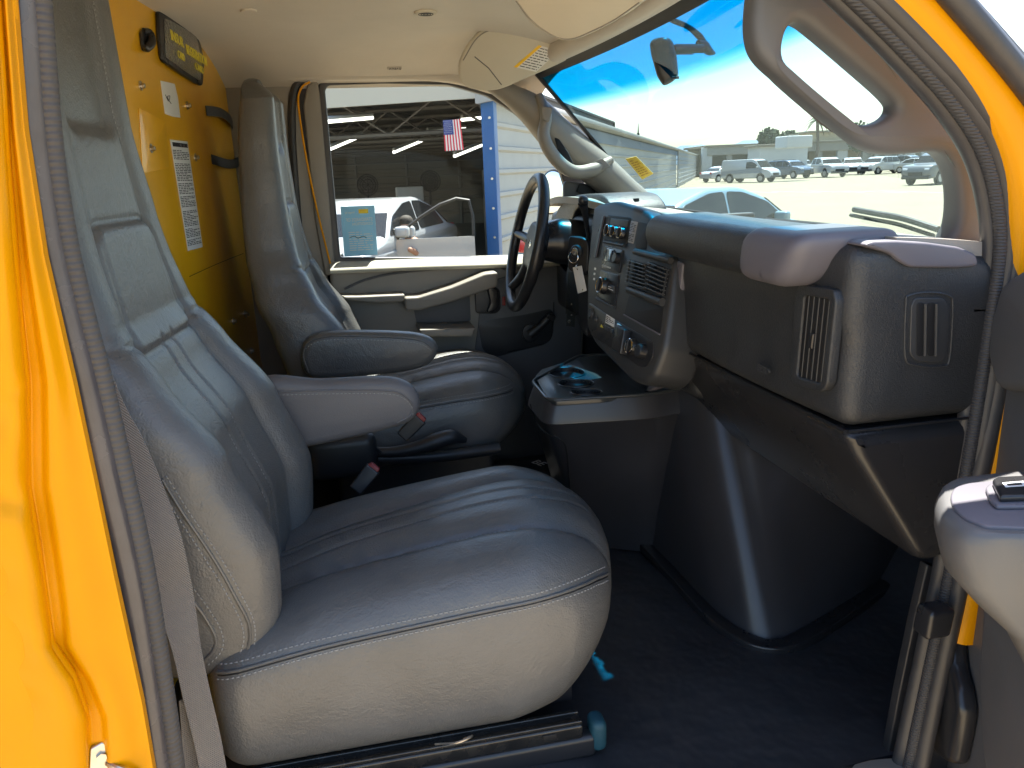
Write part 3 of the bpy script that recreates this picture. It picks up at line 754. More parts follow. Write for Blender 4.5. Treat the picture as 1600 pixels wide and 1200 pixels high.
Wp = [(.25, .235), (.40, .25), (.55, .254), (.66, .252), (.75, .234), (.83, .214), (.95, .196), (1.1, .170), (1.3, .155), (1.42, .150)]
passenger, pcu, pbk, pbv, pbb = make_seat('bucket_seat', 'large grey leather passenger seat nearest the open door', .45,
    dict(x0=-.27, x1=.43, zt=.345, zb=.062, hw=.250, rise=.075,
         welt=[(-.265, .268), (-.22, .275), (-.10, .292), (.05, .306), (.20, .317), (.30, .319), (.352, .312), (.380, .302), (.398, .292)]),
    dict(z0=.24, z1=1.42, zc=.870, w=Wp, path=[(.24, -.20), (.34, -.185), (.45, -.185), (.60, -.235), (.72, -.30), (.80, -.342), (.95, -.362), (1.1, -.372), (1.3, -.37)],
         th=[(.24, .17), (.5, .17), (.8, .12), (1.1, .10), (1.3, .075)],
         side=[[P(a, b, Y=.2) for a, b in ((246, 752), (275, 800), (318, 868), (352, 925), (378, 985), (372, 1030), (335, 1062), (300, 1075))],
               [P(a, b, Y=.2) for a, b in ((262, 745), (300, 805), (345, 872), (376, 930), (396, 985), (388, 1036), (345, 1070), (320, 1080))],
               [P(a, b, Y=.2) for a, b in ((300, 915), (325, 950), (345, 990), (345, 1022), (322, 1048))]],
         side_pipe=[[P(a, b, Y=.2) for a, b in ((254, 748), (288, 803), (332, 870), (364, 928), (388, 985), (380, 1033), (340, 1066))],
                    [P(a, b, Y=.2) for a, b in ((290, 925), (315, 958), (334, 995), (334, 1018), (318, 1038))]]),
    .09,
    dict(y=.715, t=.055, m=M['vinyl'], px=[(400, 600), (500, 597), (600, 593), (640, 603), (656, 624), (655, 645), (640, 663), (600, 676), (540, 690), (470, 704), (400, 712)],
         st=[(436, 617), (520, 615), (600, 615), (630, 622), (645, 640), (640, 655), (620, 666)]),
    M['leather'])
Wd = [(.28, .235), (.42, .25), (.56, .252), (.66, .245), (.75, .212), (.83, .185), (.95, .165), (1.1, .150), (1.25, .130), (1.4, .12)]
driver, dcu, dbk, dbv, dbb = make_seat('bucket_seat', 'grey leather driver seat behind the steering wheel, with its armrest down', 1.39,
    dict(x0=-.16, x1=.475, zt=.40, zb=.20, hw=.25, rise=.075,
         welt=[(-.02, .365), (.10, .378), (.25, .392), (.35, .395), (.42, .39)]),
    dict(z0=.28, z1=1.265, zc=.865, w=Wd, path=[(.28, -.02), (.40, -.02), (.50, -.03), (.60, -.07), (.70, -.125), (.80, -.155), (.95, -.165), (1.1, -.168), (1.25, -.165)],
         th=[(.28, .17), (.5, .165), (.8, .115), (1.1, .09), (1.25, .07)]),
    .04,
    dict(y=1.085, t=.06, m=M['leather'], px=[(470, 570), (471, 545), (485, 528), (520, 520), (600, 520), (655, 524), (680, 535), (685, 552), (672, 570), (640, 582), (570, 590), (510, 594), (482, 590)],
         st=[(482, 588), (474, 560), (484, 540), (520, 531), (600, 532), (655, 537), (676, 550)]),
    M['leather'])
# bases, rails, recline levers, lumbar ribbed boots
def seat_base(S, cx, x0, x1, z1, col=M['dark']):
    rbox('seat_pedestal', ((x0 + x1) / 2, cx, z1 / 2 - .01), ((x1 - x0) / 2, .17, z1 / 2 - .02), .02, col, S)
seat_base(passenger, .49, -.22, .20, .10)
seat_base(driver, 1.39, -.10, .36, .27)
# passenger seat tracks, seen under the cushion
y_ = .20
rl = rbox('seat_rail', (.03, y_, .060), (.285, .020, .013), .004, M['rail'], passenger)
rbox('rail_lip', (.03, y_ - .012, .075), (.285, .004, .004), .002, M['rail'], rl)
rbox('rail_lip', (.03, y_ + .012, .075), (.285, .004, .004), .002, M['rail'], rl)
rbox('rail_slot', (.255, y_ - .021, .062), (.012, .0015, .005), .001, M['void'], rl)
rb = rbox('rail_bracket', (.04, y_ - .005, .025), (.30, .016, .022), .010, M['gloss'], passenger)
rbox('sun_patch_cap', (.345, y_ - .002, .042), (.014, .022, .030), .012, M['teal_sunlight'], passenger)  # cap coloured teal in place of a band-tinted sun patch
rbox('seat_rail', (.05, y_ + .30, .078), (.30, .020, .013), .004, M['rail'], passenger)
rbox('seat_rail', (.02, y_ + .075, .075), (.30, .010, .016), .003, M['gloss'], passenger)
tube('adjuster_wire', [P(680, 1163, Y=.19), P(715, 1160, Y=.17), P(738, 1150, Y=.18), P(725, 1154, Y=.19)], .002, M['steel'], passenger, 6)
# driver: recline lever, side valance, boot
lv = tube('recline_lever', [P(588, 706, Y=1.07), P(615, 706, Y=1.065), P(650, 700, Y=1.06), P(680, 690, Y=1.06), (P(705, 683, Y=1.06)), P(728, 688, Y=1.065)], [.014, .015, .018, .024, .022, .008], M['dark'], driver, 12)
tube('side_valance', [P(560, 716, Y=1.10), P(610, 716, Y=1.10), P(690, 712, Y=1.10), P(780, 700, Y=1.11)], .018, M['dark'], driver, 10)
for k in range(5):
    a = P(552 + k * 8, 690 + k * 1.5, Y=1.03); tube('boot_rib', [a + Vector((-.012, 0, .02)), a + Vector((.0, -.01, .0)), a + Vector((.016, 0, -.022))], .005, M['dark'], driver, 8)
rbox('recliner_cover', P(535, 712, Y=1.03), (.09, .03, .06), .03, M['dark'], driver)

# ------------------------------------------------------------------ belts and buckles
def ribbon(name, pts, normals, w, t, m_, parent=None):
    pts = [Vector(p) for p in pts]; V = []; F = []
    for i, p in enumerate(pts):
        a = pts[max(i - 1, 0)]; b = pts[min(i + 1, len(pts) - 1)]; tt = (b - a).normalized(); n = Vector(normals[i]).normalized(); s = tt.cross(n).normalized(); n = s.cross(tt).normalized()
        ww = w[i] / 2
        for (q, r) in ((-1, -1), (1, -1), (1, 1), (-1, 1)): V.append(p + s * q * ww + n * r * t / 2)
    for i in range(len(pts) - 1):
        for j in range(4): F.append((i * 4 + j, i * 4 + (j + 1) % 4, (i + 1) * 4 + (j + 1) % 4, (i + 1) * 4 + j))
    F += [(0, 1, 2, 3), tuple(range(len(V) - 4, len(V)))]
    return mesh(name, V, F, m_, parent, 30)
ctr = [(60, 400), (92, 500), (132, 590), (158, 650), (186, 700), (219, 775), (250, 850), (273, 930), (289, 1000), (306, 1080), (325, 1160), (340, 1240)]
cp_ = cr([P(a, b, Y=.125 + (.0 if b < 900 else .015)) for a, b in ctr], 5); n_c = len(cp_)
nrm = []; wds = []
for i in range(n_c):
    t = i / (n_c - 1); tw = max(0, min(1, (t - .45) / .3)) 
    nrm.append((-.05 + .65 * tw, -1, .15)); wds.append(.064 - .026 * tw)
belt = root('seat_belt', 'grey woven seat belt hanging beside the near passenger seat', 'seat belt', (-.28, .12, 0))
ribbon('webbing', cp_, nrm, wds, .0016, M['belt'], belt)
ribbon('webbing_fold', cr([P(304, 1085, Y=.15), P(308, 1150, Y=.155), P(310, 1240, Y=.16)], 6), [(.6, -1, 0)] * 13, [.045] * 13, .0016, M['belt'], belt)
def buckle(label, c, d, fac):
    b = root('seat_belt_buckle', label, 'buckle', c, 'seat belt buckles')
    c = Vector(c); d = Vector(d).normalized(); pl = Pl(c, fac, d)
    prism2('buckle_body', pl, rnd([(-.016, -.045), (.016, -.045), (.018, .02), (-.018, .02)], .005), -.009, .009, M['dark'], b, bevel=.004)
    prism2('release_button', pl, rnd([(-.014, .018), (.014, .018), (.012, .028), (-.012, .028)], .003), -.007, .007, M['red'], b, bevel=.002)
    return b
buckle('belt buckle with red button below the near armrest', P(648, 662, Y=.86), (.45, -.1, .45), (-.2, -1, .1))
buckle('belt buckle with red button at the rear of the near seat cushion', P(575, 742, Y=.74), (.5, -.1, .6), (-.2, -1, .25))
# ------------------------------------------------------------------ DASHBOARD
M['louvre'] = mat('louvre_black', (.010, .010, .011), .5)
dash = root('dashboard', 'black dashboard with centre stack, vents and padded top under the windshield', 'dashboard', (.75, .9, .6))
def dfn(p):
    x, y, z = p
    return (x - .012 * sin((y + .29) / .58 * pi) * (1 if x < 0 else 0) - .006 * (z > .0) * (x < 0), y, z - (.05 * max(0, x + .05) / .2 if z > .05 else 0))
rbox('passenger_panel', (.81, .325, .757), (.15, .307, .131), .026, M['dash'], dash, fn=dfn, n=(6, 20, 8))
rbox('driver_panel', (.83, 1.42, .70), (.145, .34, .165), .03, M['dash'], dash, n=(4, 8, 6))
rbox('middle_panel', (.86, .88, .66), (.145, .25, .175), .03, M['dash'], dash, n=(4, 8, 6))
# knee bolster: raked underside with a rounded end ridge
kx = Pl((0, .03, 0), (0, -1, 0), (0, 0, 1))
def XZ(pts, pl=kx): return [pl.loc(Vector((a, pl.p.y, b))) for a, b in pts]
knee = prism2('knee_panel', kx, XZ(rnd([(.668, .620), (.680, .585), (.745, .49), (.812, .392), (.850, .390), (.97, .46), (.97, .620)], .02, 4)), -.80, .010, M['gloss'], dash, bevel=.020, ang=60)
sweep('panel_gap', [Vector((.664, .02, .6235)), Vector((.660, .3, .6235)), Vector((.662, .6, .6235))], circ(.003, 6), M['void'], dash)
sweep('panel_gap', [Vector((.668, .0195, .6235)), Vector((.83, .0195, .6235)), Vector((.9, .0195, .6235))], circ(.0022, 6), M['void'], dash)
# top sheet with a hood over the gauges
def dt(x, y):
    t = (x - .60) / .42
    z = .897 - .045 * t * t
    z += .022 * exp(-((y - 1.40) / .27) ** 4) * exp(-((t - .2) / .5) ** 2)
    z += .006 * exp(-((y - .9) / .1) ** 2) * 0
    z -= .010 * exp(-((t) / .06) ** 2)
    return Vector((x, y, z))
m_top = mat('dash_top_plastic', (.26, .235, .20), .6, bump=[('v', 260, .3, .001)], var=.12, var_scale=7)  # beige stands in for sun glare on black-grey plastic
def dxs(y): return .725 - .035 * max(0, min(1, (y - .58) / .08)) - .03 * max(0, min(1, (y - 1.10) / .10))
surf('dash_top', [[dt(dxs(.03 + 1.68 * j / 90) + (1.08 - dxs(.03 + 1.68 * j / 90)) * i / 24, .03 + 1.68 * j / 90) for j in range(91)] for i in range(25)], m_top, dash, .02)
tube('defrost_slot', [dt(.93, .45) + Vector((0, 0, .001)), dt(.94, .75) + Vector((0, 0, .001))], .006, M['void'], dash, 6, 2)
tube('defrost_slot', [dt(.94, 1.0) + Vector((0, 0, .001)), dt(.93, 1.3) + Vector((0, 0, .001))], .006, M['void'], dash, 6, 2)
# padded roll above the glove panel
def pfn(p):
    x, y, z = p; t = (y + .26) / .52
    return (x - .006 * sin(t * pi), y, z + .004 * t)
rbox('upper_pad', (.674, .385, .862), (.082, .252, .038), .034, M['dash'], dash, fn=pfn, n=(3, 16, 2))
lavp = rbox('pad_end_cap', (.675, .135, .862), (.088, .085, .041), .030, M['lav'], dash, fn=lambda p: (p[0], p[1] + (.5 * (-p[2] / .041) + .3) * .05 * (1 if p[1] < 0 else .3), p[2]), n=(3, 6, 2))
prism('side_end_cap', PY(.012), [(1350, 384), (1362, 377), (1400, 376), (1450, 379), (1500, 386), (1527, 398), (1530, 416), (1500, 419), (1424, 418), (1408, 410), (1392, 396)], -.11, .0, M['lav'], dash, r=7, bevel=.004, ang=60)
# glove panel airbag emboss
gp = Pl(P(1192, 577, X=.640), (-1, 0, 0))
bd = prism('airbag_emboss', gp, [(1183, 571), (1202, 576), (1203, 584), (1184, 579)], -.002, .0015, M['dash'], dash, r=4, bevel=.001)
text('emboss_lettering', 'AIRBAG', gp, gp.at(1184, 578) + gp.n * .0016, .018, M['stack'], bd, width=(gp.at(1201, 581) - gp.at(1185, 577)).length)
# tall louvred vent near the end
vp = Pl((.6465, .1, .74), (-1, 0, 0))
fr_ = prism('end_vent', vp, [(1252, 443), (1306, 452), (1310, 470), (1296, 600), (1288, 613), (1242, 601), (1237, 585), (1245, 460)], -.012, .004, M['dash'], dash,
            holes=[[(1260, 461), (1300, 468), (1286, 599), (1248, 588)]], r=6, bevel=.003)
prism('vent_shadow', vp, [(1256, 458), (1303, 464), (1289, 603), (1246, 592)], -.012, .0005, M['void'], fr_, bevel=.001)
for k in range(5):
    t = (k + .5) / 5; a = vp.at(1260 + 40 * t, 461 + 7 * t); b = vp.at(1248 + 38 * t, 588 + 11 * t)
    sweep('louvre', [a - vp.n * .002, b - vp.n * .002], rnd([(-.010, -.0009), (.004, -.0009), (.004, .0009), (-.010, .0009)], .0006, 2), M['stack'], fr_, up=(-.80, -.60, 0))
for t in (.38, .68): 0 and tube('cross_vane', [vp.at(1259 - 12 * t, 461 + 127 * t) - vp.n * .008, vp.at(1299 - 14 * t, 468 + 131 * t) - vp.n * .008], .0015, M['gloss'], fr_, 6, 0)
prism('vent_tab', vp, [(1270, 520), (1276, 521), (1273, 545), (1267, 543)], .0, .006, M['gloss'], fr_, r=1)
# small side defroster vent on the end face
sp = PY(.018)
sv = prism('side_defroster', sp, [(1428, 465), (1472, 465), (1482, 478), (1478, 555), (1466, 566), (1430, 564), (1420, 552), (1422, 478)], -.004, .0025, M['stack'], dash, r=6, bevel=.0015)
for x in (1436, 1453):
    prism('defroster_slot', sp, [(x - 6, 472), (x + 6, 472), (x + 5, 556), (x - 7, 556)], .0026, .0034, M['void'], sv, r=6, bevel=.0003)
    tube('slot_rib', [sp.at(x + 7, 474) + sp.n * .004, sp.at(x + 6, 555) + sp.n * .004], .0022, M['stack'], sv, 8, 0)
sweep('defroster_border', cr([sp.at(*q) + sp.n * .0005 for q in ((1420, 462), (1450, 457), (1482, 462), (1488, 480), (1483, 560), (1470, 572), (1430, 570), (1414, 556), (1415, 475))], 5, True), circ(.0016, 6), M['dash'], sv, closed=True, up=sp.n)
M['vent'] = mat('vent_plastic', (.07, .07, .072), .4)
# ---- centre stack
A_ = Vector((.640, .58, .808)); B_ = Vector((.568, .58, .542)); C_ = Vector((.598, 1.0, .83))
nS = (C_ - A_).cross(B_ - A_).normalized()
if nS.x > 0: nS = -nS
SP = Pl(A_, nS)
stack = prism('center_stack', SP, [(926, 320), (960, 312), (1004, 326), (1018, 338), (1018, 384), (1054, 400), (1054, 420), (1047, 480), (1037, 545), (1020, 590), (1003, 602), (986, 596), (926, 536), (915, 508), (916, 420)], -.10, 0, M['stack'], dash, r=10, bevel=.014, ang=60)
stack_w = WP[stack.name]
def on(name, px, t0, t1, m, r=2, bevel=.001, par=None): return prism(name, SP, px, t0, t1, m, par or stack, r=r, bevel=bevel)
on('gauge_bezel', [(950, 336), (987, 340), (981, 383), (944, 378)], 0, .0015, M['void'], 3)
on('gauge_bezel', [(956, 341), (984, 344), (981, 356), (954, 353)], .0015, .003, M['stack'], 2)
def dial(name, x, y, rx, ry, h, m, ring=None, par=None):
    c = SP.at(x, y); a = (SP.at(x + rx, y) - c); b = (SP.at(x, y + ry) - c); r = (b.length + a.length) / 2 if rx > 6 else b.length
    r = b.length * .95
    k = cyl(name, c, c + SP.n * h, r, m, par or stack, 24, min(.002, h * .3), r1=r * .88)
    if ring:
        tube('dial_ring', [c + SP.n * h * 1.0 + SP.u * r * .86 * cos(q) + SP.v * r * .86 * sin(q) for q in [2 * pi * i / 20 for i in range(20)]], .0016, ring, k, 6, 2, True)
        prism2('dial_grip', Pl(c + SP.n * h, SP.n), rnd([(-.0022, -r * .7), (.0022, -r * .7), (.0022, r * .7), (-.0022, r * .7)], .001), 0, .006, m, k, bevel=.001)
    return k
for x, y in ((954, 361), (963.5, 363), (974, 365)): dial('climate_knob', x, y, 4, 9, .012, M['gloss'], M['chrome'])
tube('stack_bar', [SP.at(946, 378) + SP.n * .004, SP.at(977, 384) + SP.n * .004], .004, M['stack'], stack, 8, 0)
on('radio', [(946, 384), (975, 391), (969, 427), (941, 419)], 0, .003, M['gloss'], 2)
on('radio_display', [(951, 388), (963, 391), (959, 412), (947, 408)], .003, .006, mat('radio_screen', (.03, .05, .08), .1, coat=1), 2)
dial('radio_knob', 967, 404, 5, 9, .014, M['gloss'])
bq = [SP.at(943, 412), SP.at(969, 421), SP.at(968, 426), SP.at(942, 417)]
bars('button_row', SP, bq, 1, mat('button_grey', (.35, .36, .36), .5), stack, t=.002, chunk=14, off=.003)
on('control_panel', [(939, 422), (968, 430), (962, 478), (934, 464)], 0, .002, M['gloss'], 2)
dial('headlight_knob', 945.5, 447, 8, 13, .016, M['gloss'], M['chrome'])
on('control_buttons', [(953, 444), (964, 448), (963, 459), (952, 454)], .002, .006, M['stack'], 1)
bars('button_marks', SP, [SP.at(954, 446), SP.at(963, 449), SP.at(962, 457), SP.at(953, 453)], 2, M['white'], stack, t=.0003, chunk=5, off=.0062, fill=.3)
tube('stack_bar', [SP.at(933, 466) + SP.n * .002, SP.at(962, 481) + SP.n * .002], .004, M['stack'], stack, 8, 0)
lb = on('stack_label', [(987, 345), (997, 347), (990, 381), (979, 378)], 0, .001, mat('grey_label', (.30, .30, .31), .5), 1, .0002)
bars('print', SP, [SP.at(987, 346), SP.at(997, 348), SP.at(990, 380), SP.at(980, 377)], 12, M['ink'], lb, off=.0011, gaps=(6,), t=.0002, chunk=3)
on('storage_recess', [(999, 346), (1015, 350), (1010, 391), (993, 387)], 0, .0012, M['void'], 3)
tube('stack_bar', [SP.at(996, 394) + SP.n * .006, SP.at(1052, 408) + SP.n * .006], .007, M['stack'], stack, 10, 0)
tube('stack_bar', [SP.at(986, 453) + SP.n * .006, SP.at(1039, 473) + SP.n * .006], .0085, M['stack'], stack, 10, 0)
for q in ([(989, 407), (1013, 414), (1014, 453), (984, 443)], [(1020, 410), (1048, 421), (1040, 463), (1015, 452)]):
    v_ = prism('center_vent', SP, q, .0, .0015, M['void'], stack, bevel=.0003)
    Q = [SP.at(*c) for c in q]
    for k in range(7):
        t = (k + .3) / 6.6
        a = Q[0] * (1 - t) + Q[3] * t; b = Q[1] * (1 - t) + Q[2] * t
        sweep('vent_louvre', [a + SP.n * .008, b + SP.n * .008], rnd([(-.006, -.0009), (.006, -.0009), (.006, .0009), (-.006, .0009)], .0005, 2), M['vent'], v_, up=SP.n)
    for k in range(5):
        t = k / 4; a = Q[0] * (1 - t) + Q[1] * t; b = Q[3] * (1 - t) + Q[2] * t
        sweep('vent_vane', [a + SP.n * (.004 if 0 < k < 4 else .007), b + SP.n * (.004 if 0 < k < 4 else .007)], circ(.0012 if 0 < k < 4 else .0022, 6), M['stack'], v_, up=SP.n)
on('storage_recess', [(984, 461), (1037, 481), (1032, 521), (976, 491)], 0, .0012, M['void'], 2)
tube('recess_edge', [SP.at(976, 492) + SP.n * .002, SP.at(1032, 523) + SP.n * .002], .0022, M['lav'], stack, 6, 0)
lp_ = on('switch_panel', [(921, 472), (962, 500), (1022, 534), (1021, 558), (1012, 573), (1002, 574), (925, 524), (919, 508)], 0, .002, M['gloss'], 5)
dial('power_outlet', 924.5, 490, 5, 9, .006, M['stack']); dial('power_outlet', 932.5, 499, 3, 5, .006, M['stack'])
wl1 = on('switch_label', [(949, 491), (962, 499), (961, 512), (947, 504)], .002, .003, M['white'], 1, .0002)
bars('print', SP, [SP.at(949, 492), SP.at(962, 500), SP.at(961, 511), SP.at(947, 503)], 4, M['ink'], wl1, off=.0031, t=.0002, chunk=4)
wl2 = on('code_label', [(966, 505), (973, 509), (970, 539), (962.5, 534)], .002, .003, M['white'], 1, .0002)
bars('print', SP, [SP.at(966, 506), SP.at(970, 508), SP.at(967, 537), SP.at(963, 534)], 16, M['ink'], wl2, off=.0031, t=.0002, chunk=2)
for x, y in ((950.5, 513), (955, 515.5), (959.5, 518)): on('rocker_switch', [(x - 1.8, y - 4), (x + 1.6, y - 2), (x + 1, y + 4), (x - 2.2, y + 2)], .002, .007, M['stack'], 0)
on('warning_mark', [(941, 507), (944, 513), (939, 511)], .002, .0026, M['ink_yel'], 0, .0001)
on('relay_box', [(974, 509), (989, 517), (982, 556), (968, 548)], .002, .022, M['gloss'], 2, .003)
dial('mode_dial', 991, 542, 8, 13, .014, M['gloss'], M['chrome'])
dial('mode_dial', 1007, 549, 9, 12, .018, M['gloss'])
sweep('strip_trim', [SP.at(944, 338) + SP.n * .002, SP.at(937, 370) + SP.n * .002, SP.at(931, 402) + SP.n * .002], rnd([(-.001, -.008), (.002, -.008), (.002, .008), (-.001, .008)], .001, 2), M['chrome'] if 0 else M['gloss'], stack, up=SP.n)
tube('strip_edge', [SP.at(947, 338) + SP.n * .004, SP.at(940, 370) + SP.n * .004, SP.at(934, 402) + SP.n * .004], .0012, M['lav'], stack, 6)
for x, y in ((930, 420), (929, 428), (928.5, 436)): on('shift_marks', [(x - 1, y - 2), (x + 1.5, y - 1.5), (x + 1, y + 2), (x - 1.5, y + 1.5)], 0, .0006, M['white'], 0, .0001)
# grey cheek strip right of the stack
prism('stack_cheek', PX(.652), [(1062, 406), (1071, 411), (1064, 470), (1061, 530), (1048, 575), (1030, 606), (1012, 612), (1040, 550), (1052, 480)], -.02, .006, M['lav'], dash, r=4, bevel=.004)
# ---- gauge housing
cp2 = PX(.685)
gh_ = prism('gauge_housing', cp2, [(866, 352), (869, 328), (883, 311), (905, 303), (940, 304), (951, 317), (956, 332), (956, 440), (905, 450), (866, 410)], -.16, 0, M['dash'], dash,
            holes=[[(894, 398), (893, 345), (899, 326), (911, 317), (934, 318), (943, 329), (941, 372), (932, 392), (912, 402)]], r=8, bevel=.008)
prism('gauge_glass', cp2, [(885, 405), (885, 312), (950, 312), (950, 408)], -.09, -.075, M['void'], gh_)
prism('gauge_lens', Pl((.70, 1.3, .8), (-1, 0, .25)), [(893, 398), (893, 320), (942, 320), (940, 395)], -.004, -.002, mat('lens', (.02, .02, .03), .06, coat=1), gh_, bevel=.001)
prism('outer_vent', Pl((.69, 1.64, .8), (-.8, -.6, 0)), [(872, 345), (880, 342), (880, 375), (872, 378)], 0, .004, M['gloss'], dash, r=2)
# lower column cover, driver side
prism('lower_cover', PX(.655), [(888, 402), (930, 395), (925, 470), (918, 530), (908, 520), (890, 470), (882, 440)], -.10, 0, M['dark'], dash, r=6, bevel=.01)
# ------------------------------------------------------------------ steering wheel
wc = P(822, 380, Y=1.39)
wn2 = Vector((-.968, .05, .235)).normalized()
WPn = Pl(wc, wn2)
sw = root('steering_wheel', 'black leather steering wheel with padded hub in front of the driver seat', 'steering wheel', wc)
R_ = .193
tube('rim', [WPn.w(R_ * cos(q), R_ * sin(q)) for q in [2 * pi * i / 40 for i in range(40)]], .0165, M['wheel'], sw, 14, 2, True)
prism2('hub', WPn, rnd([(-.085, -.075), (.085, -.075), (.10, .02), (.06, .07), (-.06, .07), (-.10, .02)], .03), -.05, -.012, M['dark'], sw, bevel=.015)
for q in (rad(5), rad(175), rad(235), rad(305)):
    a = WPn.w(.07 * cos(q), .07 * sin(q), -.03); b = WPn.w(.13 * cos(q), .13 * sin(q), -.022); c = WPn.w(.187 * cos(q), .187 * sin(q), 0)
    tube('spoke', [a, b, c], [.020, .016, .013], M['wheel'], sw, 10)
prism2('emblem', Pl(WPn.w(0, 0, -.012), wn2), [(-.022, -.006), (-.007, -.006), (-.007, -.013), (.007, -.013), (.007, -.006), (.022, -.006), (.022, .006), (.007, .006), (.007, .013), (-.007, .013), (-.007, .006), (-.022, .006)], 0, .002, M['chrome'], sw, bevel=.0005)
col = root('steering_column', 'black steering column shroud with ignition lock and shift lever', 'column', P(880, 395, Y=1.37))
ax = [wc + Vector((.035, 0, .0)), wc + Vector((.10, 0, .0)), wc + Vector((.17, -.01, -.01)), wc + Vector((.26, -.02, -.02))]
tube('shroud', ax, [.050, .068, .070, .060], M['gloss'], col, 20, 6, up=(0, 0, 1))
tube('shift_lever', [P(922, 388, Y=1.2), P(918, 360, Y=1.17), P(913, 328, Y=1.14), P(911, 318, Y=1.13)], [.005, .006, .010, .014], M['gloss'], col, 12)
kb = P(911, 313, Y=1.13); rbox('shift_knob', kb, (.014, .014, .012), .012, M['gloss'], col)
tube('turn_stalk', [P(848, 375, Y=1.45), P(838, 350, Y=1.58)], .006, M['dark'], col, 8, 0)
ig = Pl(P(903, 394, Y=1.19), (-.75, -.65, .1))
il = prism('ignition_plate', ig, [(888, 368), (914, 372), (920, 384), (918, 425), (905, 432), (886, 420)], -.05, 0, M['dark'], col, r=6, bevel=.005)
cyl('ignition_lock', ig.at(902, 393), ig.at(902, 393) + ig.n * .010, .019, M['stack'], il, 24, .003)
cyl('ignition_barrel', ig.at(902, 393) + ig.n * .010, ig.at(902, 393) + ig.n * .014, .010, M['steel'], il, 20, .001)
kr = root('key_ring', 'steel key ring with a pale metal tag hanging from the ignition', 'key ring', ig.at(903, 402))
kc = ig.at(902.5, 402) + ig.n * .022
prism2('key', Pl(ig.at(902, 393) + ig.n * .012, ig.u), rnd([(-.006, -.008), (.002, -.008), (.014, -.006), (.014, .006), (.002, .008)], .002), -.001, .001, M['steel'], kr, bevel=.0005) 
tube('ring', [kc + ig.u * .0155 * cos(q) + ig.v * .0155 * sin(q) for q in [2 * pi * i / 24 for i in range(24)]], .0012, M['chrome'], kr, 8, 2, True)
tg = Pl(ig.at(906, 436) + ig.n * .018, (-.55, -.8, .15))
prism('tag', tg, [(895, 418), (909, 415), (917, 454), (903, 459)], 0, .0015, mat('tag_metal', (.62, .60, .57), .45, metal=.3), kr, holes=[[(901.3, 420), (903, 419.5), (903.3, 421.5), (901.6, 422)], [(909.4, 452), (911, 451.6), (911.4, 453.4), (909.8, 453.8)]], bevel=.0004)
tube('tag_link', [tg.at(902, 421) + tg.n * .002, tg.at(900, 416), tg.at(903, 413)], .0008, M['chrome'], kr, 6)
hs = root('holster_strip', 'clear plastic strip with a screw hanging below the ignition', 'plastic strip', P(893, 480, Y=1.19))
hpl = Pl(P(893, 480, Y=1.19), (-.6, -.8, 0))
g2, _, _ = glassmat('clear_plastic', (.80, .82, .80))
prism('clear_strip', hpl, [(888, 425), (905, 425), (904, 492), (899, 493), (898, 511), (885, 509), (886, 490), (884, 490)], 0, .002, g2, hs, bevel=.0006)
cyl('screw', hpl.at(890.5, 502) + hpl.n * .002, hpl.at(890.5, 502) + hpl.n * .005, .0055, M['chrome'], hs, 16, .001)
for y in (475, 492): cyl('screw', hpl.at(893.5, y) + hpl.n * .002, hpl.at(893.5, y) + hpl.n * .003, .0022, M['steel'], hs, 10)
# ------------------------------------------------------------------ console with cup holders
con = root('center_console', 'black plastic console with cup holders between the seats and the dash', 'console', (.58, .95, 0))
TZ = .478; tp = Pl((.55, .95, TZ), (0, 0, 1), (1, 0, 0))
def ell(cx, cy, rx, ry, n=24): return [(cx + rx * cos(2 * pi * k / n), cy + ry * sin(2 * pi * k / n)) for k in range(n)]
wells = [(886, 583, 28, 8.2), (900, 599.3, 28, 6.4), (916, 613.2, 25, 4.8)]
tray_px = [(836, 588), (846, 577), (905, 558), (950, 552), (985, 575), (1012, 604), (1008, 614), (940, 622), (868, 627), (854, 621)]
tray = prism('tray', tp, tray_px, -.012, 0, M['tray'], con, holes=[ell(*w) for w in wells], r=3, bevel=.0015)
for (cx, cy, rx, ry) in wells:
    tops = [tp.at(*q) for q in ell(cx, cy, rx, ry, 28)]; c = sum(tops, Vector()) / 28
    rings = [[p_ + Vector((0, 0, -.001)) for p_ in tops]] + [[c + (p_ - c) * k + Vector((0, 0, -d)) for p_ in tops] for k, d in ((.97, .02), (.90, .06), (.3, .061))]
    V = [v for r_ in rings for v in r_]; F = []
    for i in range(3):
        for j in range(28): F.append((i * 28 + j, i * 28 + (j + 1) % 28, (i + 1) * 28 + (j + 1) % 28, (i + 1) * 28 + j))
    F.append(tuple(range(84, 112)))
    w_ = mesh('cup_holder', V, F, M['gloss'], con)
    tube('cup_rim', [p_ + Vector((0, 0, .0005)) for p_ in tops], .0022, M['tray'], w_, 8, 2, True)
def ringz(z, pts): return [Vector((a.x, a.y, z)) for a in [Vector((q[0], q[1], 0)) for q in rnd(pts, .04, 5)]]
def cz(px, py, z): q = P(px, py, Z=z); return (q.x, q.y)
top4 = [cz(831, 596, TZ), cz(857, 626, TZ), cz(1012, 616, TZ), (.80, .78), (.80, 1.15), cz(905, 556, TZ)]
def grow(pts, d):
    c = Vector((sum(p_[0] for p_ in pts) / len(pts), sum(p_[1] for p_ in pts) / len(pts)))
    return [tuple(c + (Vector(p_) - c) * (1 + d / (Vector(p_) - c).length)) for p_ in pts]
def mixp(a, b, t): return [(p_[0] * (1 - t) + q[0] * t, p_[1] * (1 - t) + q[1] * t) for p_, q in zip(a, b)]
bot4 = [cz(868, 800, .0), cz(912, 852, 0), cz(1022, 864, 0), (.84, .90), (.84, 1.15), cz(880, 720, 0)]
